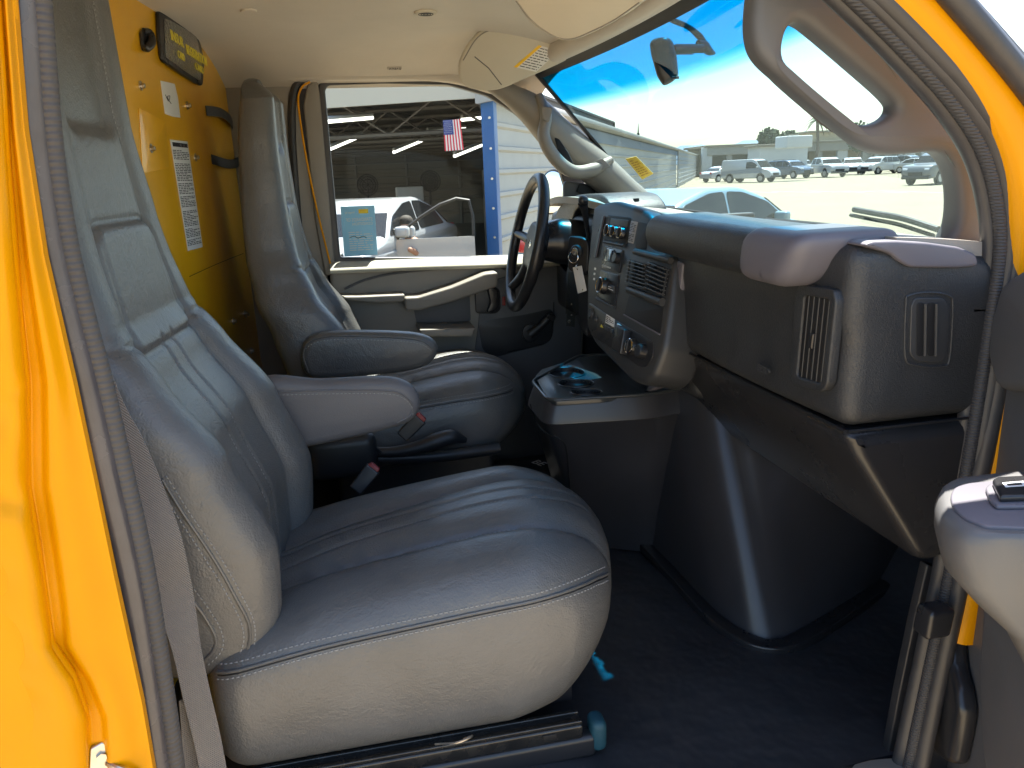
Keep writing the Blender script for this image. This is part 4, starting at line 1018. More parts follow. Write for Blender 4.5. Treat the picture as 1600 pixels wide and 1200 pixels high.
sweep('tray_rim', [Vector((a.x, a.y, TZ)) for a in [Vector((q[0], q[1], 0)) for q in rnd(top4, .03, 5)]], circ(.005, 10), M['tray'], con, closed=True, up=(0, 0, 1))
body = loft('console_body', [ringz(TZ - .010, grow(top4, -.012)), ringz(TZ - .004, top4), ringz(TZ - .045, grow(top4, .016)), ringz(TZ - .056, grow(top4, .018)), ringz(TZ - .062, grow(top4, .010)), ringz(.30, mixp(grow(top4, .008), bot4, .30)), ringz(.12, mixp(top4, bot4, .78)), ringz(.0, bot4)], M['engine'], con, 35)
bvc = BVHTree.FromPolygons([v.co + WP['console_body'] for v in body.data.vertices], [tuple(p_.vertices) for p_ in body.data.polygons])
gl = []
for q in cr([(829, 632), (836, 655), (850, 674), (872, 684), (884, 700), (890, 760), (897, 820), (903, 848)], 5):
    r = ray(q[0], q[1]).normalized(); h = bvc.ray_cast(CAM, r)
    if h[0] is not None: gl.append(h[0])
if len(gl) > 3: sweep('access_panel_gap', gl, circ(.0022, 6), M['void'], con)
# engine cover beside it, sweeping down to the footwell
ec = root('engine_cover', 'glossy black engine cover bulging into the passenger footwell', 'engine cover', (1.0, .7, 0))
foot = [(.700, 1.10), (.712, .90), (.722, .72), (.728, .56), (.742, .47), (.775, .405), (.83, .392), (.92, .425), (1.08, .50), (1.30, .615), (1.44, .69), (1.44, 1.1)]
fs = [Vector(p_) for p_ in cr(foot, 5)]
def fr2(z, d): 
    c = Vector((1.1, .95)); o_ = []
    for p_ in fs:
        q = c + (p_ - c) * (1 - d * .4); k = max(0, min(1, (1.0 - q.y) / .5)) * max(0, 1 - max(0, q.x - .82) / .35); o_.append(Vector((q.x, q.y + .55 * z * k, z)))
    return o_
loft('cover_shell', [fr2(0, 0), fr2(.10, .005), fr2(.25, .018), (fr2(.40, .035)), fr2(.60, .065), fr2(.75, .10)], M['engine'], ec, 60)
sweep('cover_lip', [Vector((p_.x, p_.y, .014)) for p_ in cr([Vector((1.1, .95)) + (Vector(p_) - Vector((1.1, .95))) * 1.03 for p_ in foot], 5)], rnd([(-.012, -.020), (.006, -.020), (.010, .0), (.010, .02), (-.012, .02)], .004, 3), M['gloss'], ec, up=(0, 0, 1))
# driver side floor mat lettering
tm = Pl((0, 0, .022), (0, 0, 1), (.5, .85, 0))
ml = root('driver_floor_mat', 'black driver floor mat with white printed letters beside the console', 'floor mat', P(835, 716, Z=.02))
rbox('mat_sheet', (.42, 1.32, .012), (.20, .26, .005), .004, M['mat'], ml)
tl_ = P(829, 722, Z=.018); text('mat_lettering', 'BE', tm, tl_ - tm.n * .001, .05, M['white'], ml, rot=rad(-30))
# ------------------------------------------------------------------ DRIVER DOOR (far side)
dd = root('driver_door', 'closed driver door with window, beige ledge, armrest pull and window crank', 'door', (.35, 1.70, .7))
D = PY(1.70)
def dpr(name, px, t0, t1, m, r=4, bevel=.004, par=None, **k): return prism(name, D, px, t0, t1, m, par or dd, r=r, bevel=bevel, **k)
dpr('window_frame', [(492, 150), (500, 127), (540, 121), (700, 121), (765, 136), (830, 172), (880, 215), (912, 262), (912, 412), (517, 414)], -.02, .012, M['rubber'], 6, .006,
    holes=[[(508, 140), (513, 134), (600, 131), (700, 133), (760, 150), (805, 178), (845, 218), (872, 262), (884, 300), (880, 400), (532, 402)]])
prism('frame_trim', PY(1.695), [(474, 165), (480, 135), (496, 124), (500, 150), (508, 240), (522, 400), (524, 430), (508, 430), (492, 340)], -.02, .012, M['trim_far'], dd, r=5, bevel=.006)
gd, _, _ = glassmat('door_glass', (.90, .93, .92), .015)
dpr('window_glass', [(500, 130), (700, 125), (765, 140), (830, 175), (876, 220), (905, 262), (905, 412), (525, 412)], -.012, -.008, gd, 0, .0005)
dpr('door_panel', [(514, 408), (700, 402), (905, 396), (912, 420), (905, 720), (540, 720), (520, 500)], -.035, .022, M['trim_far'], 8, .012)
sill = sweep('window_ledge', [Vector((-.075, 1.678, .726)), Vector((.2, 1.676, .720)), Vector((.5, 1.676, .710)), Vector((.80, 1.678, .703))], rnd([(-.020, -.032), (.014, -.032), (.010, .01), (-.010, .038), (-.022, .038)], .008, 4), mat('ledge_vinyl', (.34, .325, .26), .6, bump=[('n', 800, .4, .0006)], var=.06), dd, up=(0, 0, 1))
tube('ledge_crease', [D.at(538, 450) + D.n * .025, D.at(570, 436) + D.n * .025, D.at(620, 425) + D.n * .025, D.at(690, 418) + D.n * .025, D.at(760, 412) + D.n * .025, D.at(790, 420) + D.n * .025], .004, M['trim'], dd, 8)
m_arm = M['trim_far']
dpr('armrest_ledge', [(530, 456), (560, 456), (629, 453), (629, 464), (590, 466), (545, 462)], .02, .105, m_arm, 3, .006)
dpr('pull_handle', [(628, 457), (650, 456), (700, 441), (750, 421), (768, 419), (768, 441), (745, 449), (700, 464), (650, 477), (630, 477)], .02, .115, m_arm, 4, .008)
dpr('map_pocket', [(649, 502), (652, 513), (728, 513), (733, 500)], .015, .15, m_arm, 2, .005)
dpr('pocket_recess', [(645, 478), (700, 466), (732, 455), (734, 500), (650, 503)], .022, .0235, M['trim'], 4, .001)
prism('lower_panel', D, [(758, 440), (820, 420), (905, 410), (905, 720), (640, 720), (738, 560), (746, 500), (748, 450)], .022, .027, M['trim'], dd, r=8, bevel=.003)
hb_ = dpr('handle_bezel', [(739, 447), (764, 444), (778, 450), (780, 480), (772, 488), (741, 487)], .027, .036, M['dark'], 5, .003)
dpr('inner_handle', [(757, 447), (766, 443), (775, 452), (776, 476), (768, 484), (756, 485), (762, 470)], .036, .052, M['gloss'], 4, .005, hb_)
dpr('lock_button', [(782, 462), (787, 461), (787, 475), (782, 475)], .027, .033, M['red'], 1, .001)
dpr('speaker_area', [(745, 505), (760, 498), (815, 490), (860, 480), (862, 520), (850, 536), (800, 548), (770, 556), (752, 545)], .027, .0275, M['dark'], 8, .0003)
tube('panel_line', [D.at(790, 548) + D.n * .028, D.at(835, 538) + D.n * .028, D.at(856, 528) + D.n * .028, D.at(861, 505) + D.n * .028, D.at(862, 470) + D.n * .028], .002, M['void'], dd, 6)
wcx = dpr('crank_hub', ell(825, 517, 13, 14, 20), .027, .040, M['dark'], 0, .004)
tube('crank_arm', [D.at(823, 519) + D.n * .045, D.at(838, 506) + D.n * .050, D.at(853, 491) + D.n * .055], [.017, .013, .014], M['dark'], wcx, 12)
cyl('crank_knob', D.at(853, 490) + D.n * .05, D.at(853, 490) + D.n * .085, .013, M['gloss'], wcx, 16, .004)
dpr('door_skin', [(500, 412), (912, 412), (912, 760), (520, 760)], -.14, -.10, M['yellow'], 4, .01)
# ---- notice stuck on the window, readable from outside
st_ = root('window_notice', 'light blue printed notice stuck to the rear corner of the driver window', 'notice', D.at(560, 360))
SPl = PY(1.704)
m_bl = mat('blue_notice', (.28, .62, .85), .5)
spx = [(532, 323), (585, 321), (590, 398), (538, 401)]
prism('notice_card', SPl, spx, -.001, .0006, m_bl, st_, bevel=.0002)
nq = [SPl.at(*q) for q in spx]
def nlerp(a, b): return nq[0] * (1 - a) * (1 - b) + nq[1] * a * (1 - b) + nq[2] * a * b + nq[3] * (1 - a) * b
def ntext(s, a, b, w_, size, m_): text('notice_lettering', s, SPl, nlerp(a, b) + SPl.n * .0008, size, m_, st_, flip=True, width=w_, align='LEFT', rot=0)
W_ = (nq[1] - nq[0]).length
prism('logo_patch', SPl, [(560, 327), (575, 326.5), (575.5, 333), (560.5, 333.5)], .0006, .0012, mat('logo_yellow', (.85, .62, .02), .5), st_, bevel=.0001)
ntext('STANDARDS OF', .92, .30, W_ * .78, .016, M['white']); ntext('CONDITION', .92, .38, W_ * .60, .013, M['white']); ntext('Image by', .40, .14, W_ * .28, .010, M['white'])
bars('print', SPl, [nlerp(.15, .48), nlerp(.92, .48), nlerp(.92, .92), nlerp(.15, .92)], 9, M['white'], st_, off=.0008, t=.0003, fill=.28, chunk=5)
tube('signature', [nlerp(.2, .62) + SPl.n * .001, nlerp(.35, .60) + SPl.n * .001, nlerp(.45, .64) + SPl.n * .001, nlerp(.6, .61) + SPl.n * .001, nlerp(.7, .64) + SPl.n * .001], .001, M['ink'], st_, 5, 4)
# ---- side mirror outside
mr = root('side_mirror', 'driver side mirror outside the far door window', 'mirror', P(868, 300, Y=1.95))
MP = Pl(P(868, 300, Y=1.95), (-.85, -.52, .03))
prism('mirror_housing', MP, [(846, 276), (852, 267), (864, 262), (880, 267), (890, 288), (892, 334), (848, 336)], -.06, 0, M['dark'], mr, r=6, bevel=.012)
prism('mirror_glass', MP, [(851, 277), (857, 269), (866, 267), (877, 272), (884, 290), (885, 331), (851, 333)], 0, .003, mat('mirror_silver', (.9, .92, .95), .02, metal=1), mr, r=6, bevel=.001)
tube('mirror_arm', [P(885, 325, Y=1.93), P(905, 325, Y=1.80), P(915, 325, Y=1.70)], .02, M['dark'], mr, 10)
# ------------------------------------------------------------------ PASSENGER DOOR (open, at the right edge)
pd = root('passenger_door', 'open passenger door with taupe panel, armrest and black pull handle, cut by the right edge', 'door', (.80, -.22, .4))
DPp = Pl((.885, -.035, 0), (-.91, .42, 0))
prism('door_panel', DPp, [(1546, 584), (1556, 562), (1580, 552), (1660, 520), (1760, 500), (1760, 1330), (1380, 1330), (1425, 1210), (1470, 1010), (1500, 880), (1515, 800), (1530, 700)], -.05, 0, M['trim'], pd, r=14, bevel=.014)
prism('door_roll', DPp, [(1576, 556), (1582, 500), (1600, 440), (1700, 380), (1760, 380), (1760, 600), (1640, 612), (1592, 612)], -.03, .03, M['trim'], pd, r=14, bevel=.016)
prism('door_skin', DPp, [(1540, 470), (1760, 400), (1760, 1400), (1400, 1400)], -.12, -.08, M['yellow'], pd, r=5, bevel=.01)
AZ = .622
arm_px = [(1463, 778), (1466, 760), (1478, 748), (1510, 741), (1600, 732), (1700, 722), (1800, 735), (1800, 850), (1700, 850), (1600, 838), (1540, 836), (1500, 826), (1474, 806)]
ar0 = [Vector((P(a, b, Z=AZ).x, P(a, b, Z=AZ).y)) for a, b in cr(arm_px, 5, True)]
qd = Vector((.80, -.30))
def aring(z, s, grow_=0): 
    out = []
    for p_ in ar0:
        q = qd + (p_ - qd) * s; out.append(Vector((q.x, q.y, z)))
    return out
loft('door_armrest', [aring(AZ, .90), aring(AZ, .955), aring(AZ - .006, .985), aring(AZ - .016, 1.0), aring(AZ - .035, .995), aring(AZ - .065, .95), aring(AZ - .10, .80), aring(AZ - .14, .60), aring(AZ - .19, .46), aring(AZ - .26, .40)], mat('armrest_plastic', (.092, .092, .094), .5, bump=[('n', 700, .2, .0005)]), pd, 75)
apz = Pl((.7, -.25, AZ + .0005), (0, 0, 1), (1, 0, 0))
prism('armrest_insert', apz, [(1484, 778), (1490, 765), (1510, 758), (1600, 750), (1760, 742), (1760, 832), (1600, 828), (1540, 826), (1505, 812), (1488, 795)], -.004, .003, M['lav'], pd, r=10, bevel=.002)
sb = prism('switch_bezel', apz, [(1538, 772), (1546, 764), (1640, 758), (1640, 800), (1556, 801), (1546, 792)], .003, .008, M['lav'], pd, r=4, bevel=.002)
prism('window_switch', apz, [(1548, 768), (1556, 764), (1640, 760), (1640, 794), (1560, 796)], .008, .016, M['gloss'], pd, r=3, bevel=.003)
prism('switch_mark', apz, [(1563, 775), (1596, 772), (1600, 780), (1568, 782)], .016, .0164, M['white'], pd, holes=[[(1569, 776.5), (1592, 774.5), (1595, 778.5), (1572, 780)]], bevel=.0001)
k1 = P(1459, 968, Y=-.01)
rbox('check_block', k1, (.022, .018, .024), .008, M['gloss'], pd, fn=lambda p: (p[0] + .1 * p[2], p[1], p[2]))
DO = Pl(DPp.p + DPp.n * .02, DPp.n)
prism('pull_strap', DO, [(1478, 950), (1492, 952), (1493, 1000), (1496, 1040), (1506, 1078), (1510, 1112), (1504, 1150), (1494, 1196), (1470, 1180), (1455, 1140), (1450, 1090), (1452, 1040), (1466, 1000)], -.02, .012, M['gloss'], pd, r=10, bevel=.012)
prism('door_pocket', DO, [(1585, 930), (1600, 915), (1700, 900), (1700, 1300), (1600, 1260), (1582, 1180), (1576, 1040)], -.02, .04, M['trim'], pd, r=16, bevel=.02)
prism('pocket_slot', DO, [(1556, 1050), (1566, 1046), (1576, 1060), (1582, 1130), (1580, 1200), (1562, 1180), (1552, 1110)], -.012, .0, M['void'], pd, r=8, bevel=.003)
# drip rail and outer frame at the top right
tube('drip_rail', px3([(1440, -60), (1492, -2), (1545, 60), (1600, 128), (1660, 210)], -.02), .016, M['rubber'], van, 10)
tube('drip_rail', px3([(1462, -60), (1510, -6), (1562, 52), (1620, 118), (1680, 190)], -.02), .006, M['trim'], van, 8)
# ------------------------------------------------------------------ rear view mirror
rv = root('rear_view_mirror', 'dark rear view mirror on its stalk near the top of the windshield', 'mirror', P(1038, 95, Y=.88))
RVp = Pl(P(1038, 95, Y=.88), (-.45, -.88, -.1))
prism('mirror_housing', RVp, [(1014, 66), (1022, 59), (1042, 57), (1050, 64), (1056, 88), (1059, 118), (1050, 128), (1036, 135), (1026, 120), (1016, 84)], -.05, .0, M['stack'], rv, r=5, bevel=.014)
tube('mirror_arm', [P(1052, 77, Y=.90), P(1075, 76, Y=.91), P(1098, 76, Y=.92)], .010, M['gloss'], rv, 12)
for k in range(12): 
    a = P(1056 + k * 2.4, 77, Y=.905 + k * .0012); tube('arm_thread', [a + Vector((.0, .0108 * sin(q), .0108 * cos(q))) for q in [2 * pi * i / 10 for i in range(10)]], .0012, M['void'], rv, 4, 2, True)
tube('mirror_mount', [P(1090, 66, Y=.92), P(1100, 72, Y=.93), P(1108, 80, Y=.94), P(1116, 83, Y=.95)], [.006, .013, .010, .004], M['gloss'], rv, 10)
tube('day_night_tab', [P(1050, 122, Y=.86), P(1061, 121, Y=.855)], .003, M['gloss'], rv, 8, 0)
tag(tube('mirror_cable', [P(1018, 10, Y=.9), P(1032, 22, Y=.9), P(1052, 32, Y=.91), P(1075, 42, Y=.92), P(1092, 56, Y=.93), P(1103, 70, Y=.93)], [.004, .005, .0065, .006, .008, .006], M['rubber'], None, 10), 'black taped cable from the headliner to the rear view mirror', 'cable')
# ------------------------------------------------------------------ sun visors
V1 = Pl(P(800, 92, Y=1.36), (-.25, -.82, -.5))
vz = root('sun_visor', 'beige sun visor folded down above the far window, with a warning label', 'sun visor', P(800, 92, Y=1.36), 'sun visors')
vpx = [(717, 118), (720, 88), (745, 52), (775, 39), (815, 42), (860, 58), (892, 76), (889, 90), (858, 106), (820, 122), (782, 138), (750, 140), (726, 133)]
prism('visor_panel', V1, vpx, -.010, .010, M['visor'], vz, sm=True, bevel=.009, ang=70)
sweep('visor_piping', cr([V1.at(*q) + V1.n * .009 for q in [(724, 92), (747, 56), (776, 43), (815, 46), (858, 61), (886, 77)]], 5), circ(.002, 6), M['trim_far'], vz, up=V1.n)
sweep('visor_seam', [V1.at(742, 86) + V1.n * .0102, V1.at(764, 104) + V1.n * .0102, V1.at(784, 130) + V1.n * .0102], circ(.0015, 6), M['trim'], vz, up=V1.n)
lq = [(803, 102), (842, 68), (873, 77), (838, 110)]
vl = prism('warning_label', V1, lq, .010, .0108, M['white'], vz, bevel=.0002)
prism('label_band', V1, [(803, 102), (842, 68), (847, 69.5), (808, 103.2)], .0108, .0112, M['yel_lbl'], vl, bevel=.0001)
bars('print', V1, [V1.at(*q) for q in [(847, 69.5), (873, 77), (838, 110), (808, 103)]], 9, M['ink'], vl, off=.0109, t=.0003, chunk=5, fill=.3)
cl = root('visor_clip', 'small beige clip and hook at the inner end of the far sun visor', 'clip', P(893, 74, Y=1.3))
tube('clip_hook', [P(884, 62, Y=1.28), P(890, 70, Y=1.28), P(893, 78, Y=1.29), P(896, 86, Y=1.3)], [.007, .005, .008, .005], M['visor'], cl, 8)
rbox('clip_base', P(911, 60, Y=1.25), (.018, .012, .006), .004, M['visor'], cl)
V2p = Pl(P(900, 20, Y=.66), (-.35, -.55, -.76))
v2 = root('sun_visor', 'large beige sun visor nearest the camera, at the top beside the windshield header', 'sun visor', P(900, 20, Y=.66), 'sun visors')
prism('visor_panel', V2p, [(780, -60), (806, -2), (832, 34), (866, 56), (895, 60), (930, 47), (966, 28), (1004, 2), (1040, -40)], -.010, .010, M['visor'], v2, sm=True, bevel=.009, ang=70)
sweep('visor_piping', cr([V2p.at(*q) + V2p.n * .009 for q in [(808, -4), (834, 28), (868, 51), (895, 55), (928, 42), (963, 24), (1000, -2)]], 5), circ(.002, 6), M['trim_far'], v2, up=V2p.n)
tube('visor_tab', [P(962, -2, Y=.63), P(967, 6, Y=.63), P(972, 2, Y=.63)], .005, M['visor'], v2, 8)
# ------------------------------------------------------------------ windshield sticker
wv = [v.co + WP['windshield'] for v in wsh.data.vertices]; bws = BVHTree.FromPolygons(wv, [tuple(p_.vertices) for p_ in wsh.data.polygons])
def onws(px, py):
    r = ray(px, py).normalized(); h = bws.ray_cast(CAM, r); return h[0]
h0 = onws(999, 262)
if h0 is None: h0 = WS.at(999, 262)
n0 = (onws(985, 255) - onws(1010, 270)).cross(onws(1000, 280) - onws(995, 250)).normalized()
if n0.x > 0: n0 = -n0
kS = Pl(h0, n0)
ws_ = root('windshield_sticker', 'yellow printed sticker low on the far side of the windshield', 'sticker', h0)
prism('sticker_sheet', kS, [(978, 248), (994, 244), (1021, 271), (1004, 280)], .001, .0018, mat('sticker_yellow', (.95, .68, .10), .5, emit=None), ws_, bevel=.0002)
wpts = []
for q in ((1325, 338), (1360, 345), (1400, 353), (1455, 371)):
    hh = onws(*q)
    if hh is not None: wpts.append(hh - n0 * .02)
if len(wpts) > 2:
    tube('wiper_arm', wpts, .006, M['rubber'], van, 8); tube('wiper_blade', [w_ + Vector((0, .01, -.012)) for w_ in wpts], .004, M['void'], van, 6)
bars('print', kS, [kS.at(*q) for q in [(982, 249), (994, 246), (1018, 271), (1004, 277)]], 8, mat('orange_ink', (.6, .28, .02), .5), ws_, off=.002, t=.0002, chunk=3, fill=.4)
# ------------------------------------------------------------------ OUTSIDE
GZ = -.75
m_lot = mat('lot_concrete', (.205, .172, .118), .9, bump=[('n', 3, .3, .02)], var=.10, var_scale=.35)
g = bpy.data.meshes.new('ground'); g.from_pydata([(-4000, -4000, 0), (4000, -4000, 0), (4000, 4000, 0), (-4000, 4000, 0)], [], [(0, 1, 2, 3)])
go = bpy.data.objects.new('ground', g); COL.objects.link(go); g.materials.append(m_lot); go.location = (0, 0, GZ); go['kind'] = 'structure'
pvm = mesh('bounce_apron', [(-9, -16, GZ + .004), (5.5, -16, GZ + .004), (5.5, 1.2, GZ + .004), (-9, 1.2, GZ + .004)], [(0, 1, 2, 3)], mat('warm_bounce_ground', (.34, .27, .175), .9, bump=[('n', 3, .3, .02)], var=.1, var_scale=.5)); pvm['kind'] = 'structure'  # unseen pale ground added to bounce warm light into the cab
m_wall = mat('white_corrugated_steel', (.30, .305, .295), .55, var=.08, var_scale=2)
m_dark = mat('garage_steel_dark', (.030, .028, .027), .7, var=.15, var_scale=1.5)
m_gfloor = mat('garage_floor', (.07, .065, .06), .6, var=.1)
m_blue = mat('blue_post_paint', (.01, .085, .26), .45)
m_glass = mat('car_glass', (.012, .014, .016), .12, spec=.3)
m_tyre = mat('tyre', (.02, .02, .02), .8)
m_rim = mat('alloy_rim', (.4, .4, .42), .35, metal=.8)
m_lampc = mat('clear_lamp', (.6, .62, .65), .15, coat=1)
m_redl = mat('red_lamp', (.4, .02, .02), .2, coat=1)
# corner of the garage at the blue post, wall running away, opening to the left of it
C0 = P(768, 270, Y=11.4); C0.z = GZ
uu = ray(1128, 252); uu.z = 0; uu.normalize()
vv_ = Vector((-uu.y, uu.x, 0))
TOPZ = 2.12
def corr(name, p0, d, L, z0, z1, m_, parent, nrm, pitch=.36, amp=.05):
    """horizontally ribbed steel sheet with real ribs"""
    prof = []; z = z0
    while z < z1 - 1e-3:
        h = min(pitch, z1 - z)
        prof += [(z, 0), (z + h * .70, .0), (z + h * .80, amp), (z + h * .95, amp)]; z += h
    prof.append((z1, 0)); prof2 = prof + [(z1, -.05), (z0, -.05)]
    pts = [Vector(p0), Vector(p0) + Vector(d) * L]
    t = Vector(d).normalized(); n_ = Vector(nrm).normalized(); V = []; F = []; m0 = len(prof2)
    for p_ in pts:
        for (z, o) in prof2: V.append(Vector((p_.x, p_.y, 0)) + n_ * o + Vector((0, 0, z)))
    for j in range(m0): F.append((j, (j + 1) % m0, m0 + (j + 1) % m0, m0 + j))
    F += [tuple(range(m0)), tuple(range(m0, 2 * m0))]
    return mesh(name, V, F, m_, parent, 20)
gar = root('garage_building', 'open white steel garage with lit dark interior beyond the driver window', 'garage', C0)
wn1 = Vector((uu.y, -uu.x, 0))
def line_px(px, p0, d):
    # distance along p0 + d*s at which the point sits in image column px (at horizon height)
    r = ray(px, 250); a = r.x; b = r.y
    # (p0 + d s - CAM) x r = 0
    q = p0 - CAM
    return -(q.x * b - q.y * a) / (d.x * b - d.y * a)
s1 = line_px(1057, C0, uu)
print('wall length', s1)
s2 = line_px(1109, C0, uu)
corr('side_wall', C0 + uu * .12, uu, s1 - .12, GZ, TOPZ, m_wall, gar, wn1)
corr('side_wall', C0 + uu * (s1 + .05) + wn1 * .15, uu, (s2 - s1) * 1.0, GZ, TOPZ, m_wall, gar, wn1)
ev = sweep('roof_eave', [C0 + uu * -.2 + Vector((0, 0, TOPZ - GZ)), C0 + uu * (s2 + 1) + Vector((0, 0, TOPZ - GZ))], rnd([(-.12, -.15), (-.05, .3), (.06, .3), (.08, -.15)], .02, 2), m_wall, gar, up=(0, 0, 1))
sweep('eave_band', [C0 + wn1 * .06 + uu * 3.2 + Vector((0, 0, TOPZ - GZ - .28)), C0 + wn1 * .06 + uu * s1 + Vector((0, 0, TOPZ - GZ - .28))], [(-.16, -.01), (.16, -.01), (.16, .02), (-.16, .02)], mat('eave_grey_blue', (.10, .13, .18), .6), gar, up=(0, 0, 1))
tube('downspout', [C0 + uu * s1 + wn1 * .12 + Vector((0, 0, 0)), C0 + uu * s1 + wn1 * .12 + Vector((0, 0, TOPZ - GZ))], .06, m_wall, gar, 8, 0)
rbox('corner_post', C0 + Vector((0, 0, 1.45)), (.10, .10, 1.45), .01, m_blue, gar, rot=Matrix.Rotation(math.atan2(uu.y, uu.x), 3, 'Z'))
for k in range(6): cyl('post_bolt', C0 + Vector((-.02, -.12, .3 + k * .45)), C0 + Vector((-.02, -.14, .3 + k * .45)), .02, M['steel'], gar, 8)
# fascia over the opening
m_fas = mat('fascia_cream', (.42, .40, .34), .6)
LV = 16
sweep('fascia', [C0 + vv_ * -.1 + Vector((0, 0, TOPZ - GZ + .30)), C0 + vv_ * LV + Vector((0, 0, TOPZ - GZ + .30))], [(-.32, -.04), (.9, -.04), (.9, .04), (-.32, .04)], m_fas, gar, up=(0, 0, 1))
# interior box
DEP = 15
def quad(name, a, b, c, d, m_, par, th=.05, n_=None):
    nn = (b - a).cross(c - a).normalized() * th
    V = [a, b, c, d, a + nn, b + nn, c + nn, d + nn]
    return mesh(name, V, [(0, 1, 2, 3), (7, 6, 5, 4), (0, 4, 5, 1), (1, 5, 6, 2), (2, 6, 7, 3), (3, 7, 4, 0)], m_, par)
H = Vector((0, 0, TOPZ - GZ + .28))
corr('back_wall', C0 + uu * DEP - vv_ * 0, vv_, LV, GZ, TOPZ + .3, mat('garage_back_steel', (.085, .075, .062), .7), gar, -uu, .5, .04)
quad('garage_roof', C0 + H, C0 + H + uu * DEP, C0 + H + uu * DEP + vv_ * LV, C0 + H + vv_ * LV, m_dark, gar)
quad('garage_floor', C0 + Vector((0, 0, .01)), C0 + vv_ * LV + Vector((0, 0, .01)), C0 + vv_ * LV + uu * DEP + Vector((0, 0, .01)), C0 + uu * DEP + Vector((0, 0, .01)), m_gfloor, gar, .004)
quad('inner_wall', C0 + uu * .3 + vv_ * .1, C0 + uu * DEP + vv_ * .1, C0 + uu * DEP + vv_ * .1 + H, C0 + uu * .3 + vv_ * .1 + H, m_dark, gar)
m_tr = mat('truss_steel', (.09, .085, .08), .6)
for k in range(6):
    o_ = C0 + uu * (1.2 + k * 2.3); zz = TOPZ - GZ - .42
    tube('truss', [o_ + vv_ * .2 + Vector((0, 0, zz)), o_ + vv_ * LV + Vector((0, 0, zz))], .045, m_tr, gar, 6, 0)
    tube('truss', [o_ + vv_ * .2 + Vector((0, 0, zz + .6)), o_ + vv_ * LV + Vector((0, 0, zz + .6))], .04, m_tr, gar, 6, 0)
    V = []
    pts = []
    for j in range(17): pts.append(o_ + vv_ * (.3 + j * .95) + Vector((0, 0, zz + (.6 if j % 2 else 0))))
    tube('truss_web', pts, .025, m_tr, gar, 5, 0)
for k in range(5):
    o_ = C0 + vv_ * (1.5 + k * 2.2) + Vector((0, 0, TOPZ - GZ + .22)); tube('purlin', [o_ + uu * .3, o_ + uu * DEP], .05, m_tr, gar, 6, 0)
for k in range(6):
    o_ = C0 + uu * (DEP - .15) + vv_ * (1.5 + k * 2); tube('wall_stud', [o_, o_ + Vector((0, 0, 3.4))], .05, m_tr, gar, 5, 0)
for k in range(3):
    o_ = C0 + uu * (DEP - .2) + Vector((0, 0, 1.2 + k * .5)); tube('wall_girt', [o_ + vv_ * .3, o_ + vv_ * LV], .04, m_tr, gar, 5, 0)
# fluorescent tubes
m_tube = mat('lit_tube', (.9, .9, .85), .4, emit=((1, .97, .86), 1.0))
labs = ['upper left tube light hanging near the garage fascia', 'second tube light on the left, tilting up to the right', 'middle tube light hanging below the trusses', 'short tube light behind the flag', 'tube light just left of the blue post, lowest on the right', 'tube light at the upper right beside the blue post']
for lab, (x0, y0, x1, y1, s) in zip(labs, ((512, 190, 582, 184, 12.5), (516, 233, 565, 212, 14), (615, 238, 661, 219, 15), (668, 206, 727, 201, 16), (710, 244, 752, 227, 14), (722, 187, 752, 184, 13.5))):
    a = P(x0, y0, Y=s); b = P(x1, y1, Y=s + .8)
    t0 = root('tube_light', lab, 'tube light', (a + b) / 2, 'tube lights in the garage')
    tube('tube', [a, b], .028, m_tube, t0, 8, 0)
    tube('fixture', [a + Vector((0, 0, .05)), b + Vector((0, 0, .05))], .035, m_wall, t0, 6, 0)
# fans
for lab, (x, y) in zip(('round black shop fan on the garage back wall, left one', 'round black shop fan on the garage back wall, right one'), ((574, 289), (672, 283))):
    c = P(x, y, Y=20); fp_ = Pl(c, (0, -1, 0)); f0 = root('shop_fan', lab, 'fan', c, 'shop fans')
    r_ = .26
    for q in (.5, .75, 1): tube('guard', [fp_.w(r_ * q * cos(k), r_ * q * sin(k), .06) for k in [2 * pi * i / 16 for i in range(16)]], .018, M['void'], f0, 5, 2, True)
    for i in range(8): tube('guard_spoke', [fp_.w(0, 0, .08), fp_.w(r_ * cos(i * pi / 4), r_ * sin(i * pi / 4), .06)], .012, M['void'], f0, 4, 0)
    for i in range(4):
        q = i * pi / 2; prism2('blade', Pl(fp_.w(.14 * cos(q), .14 * sin(q)), fp_.n + fp_.w(cos(q + 1.57), sin(q + 1.57)) * 0), rnd([(-.09, -.09), (.09, -.09), (.09, .09), (-.09, .09)], .05), -.005, .005, M['gloss'], f0, bevel=.002)
    cyl('fan_back', fp_.w(0, 0, -.12), fp_.w(0, 0, -.09), r_ * .95, M['void'], f0, 20)
    cyl('motor', fp_.w(0, 0, -.1), fp_.w(0, 0, .08), .09, M['void'], f0, 12)
    tube('bracket', [fp_.w(0, -.05, -.1), fp_.w(0, -.6, -.2)], .03, M['void'], f0, 6, 0)
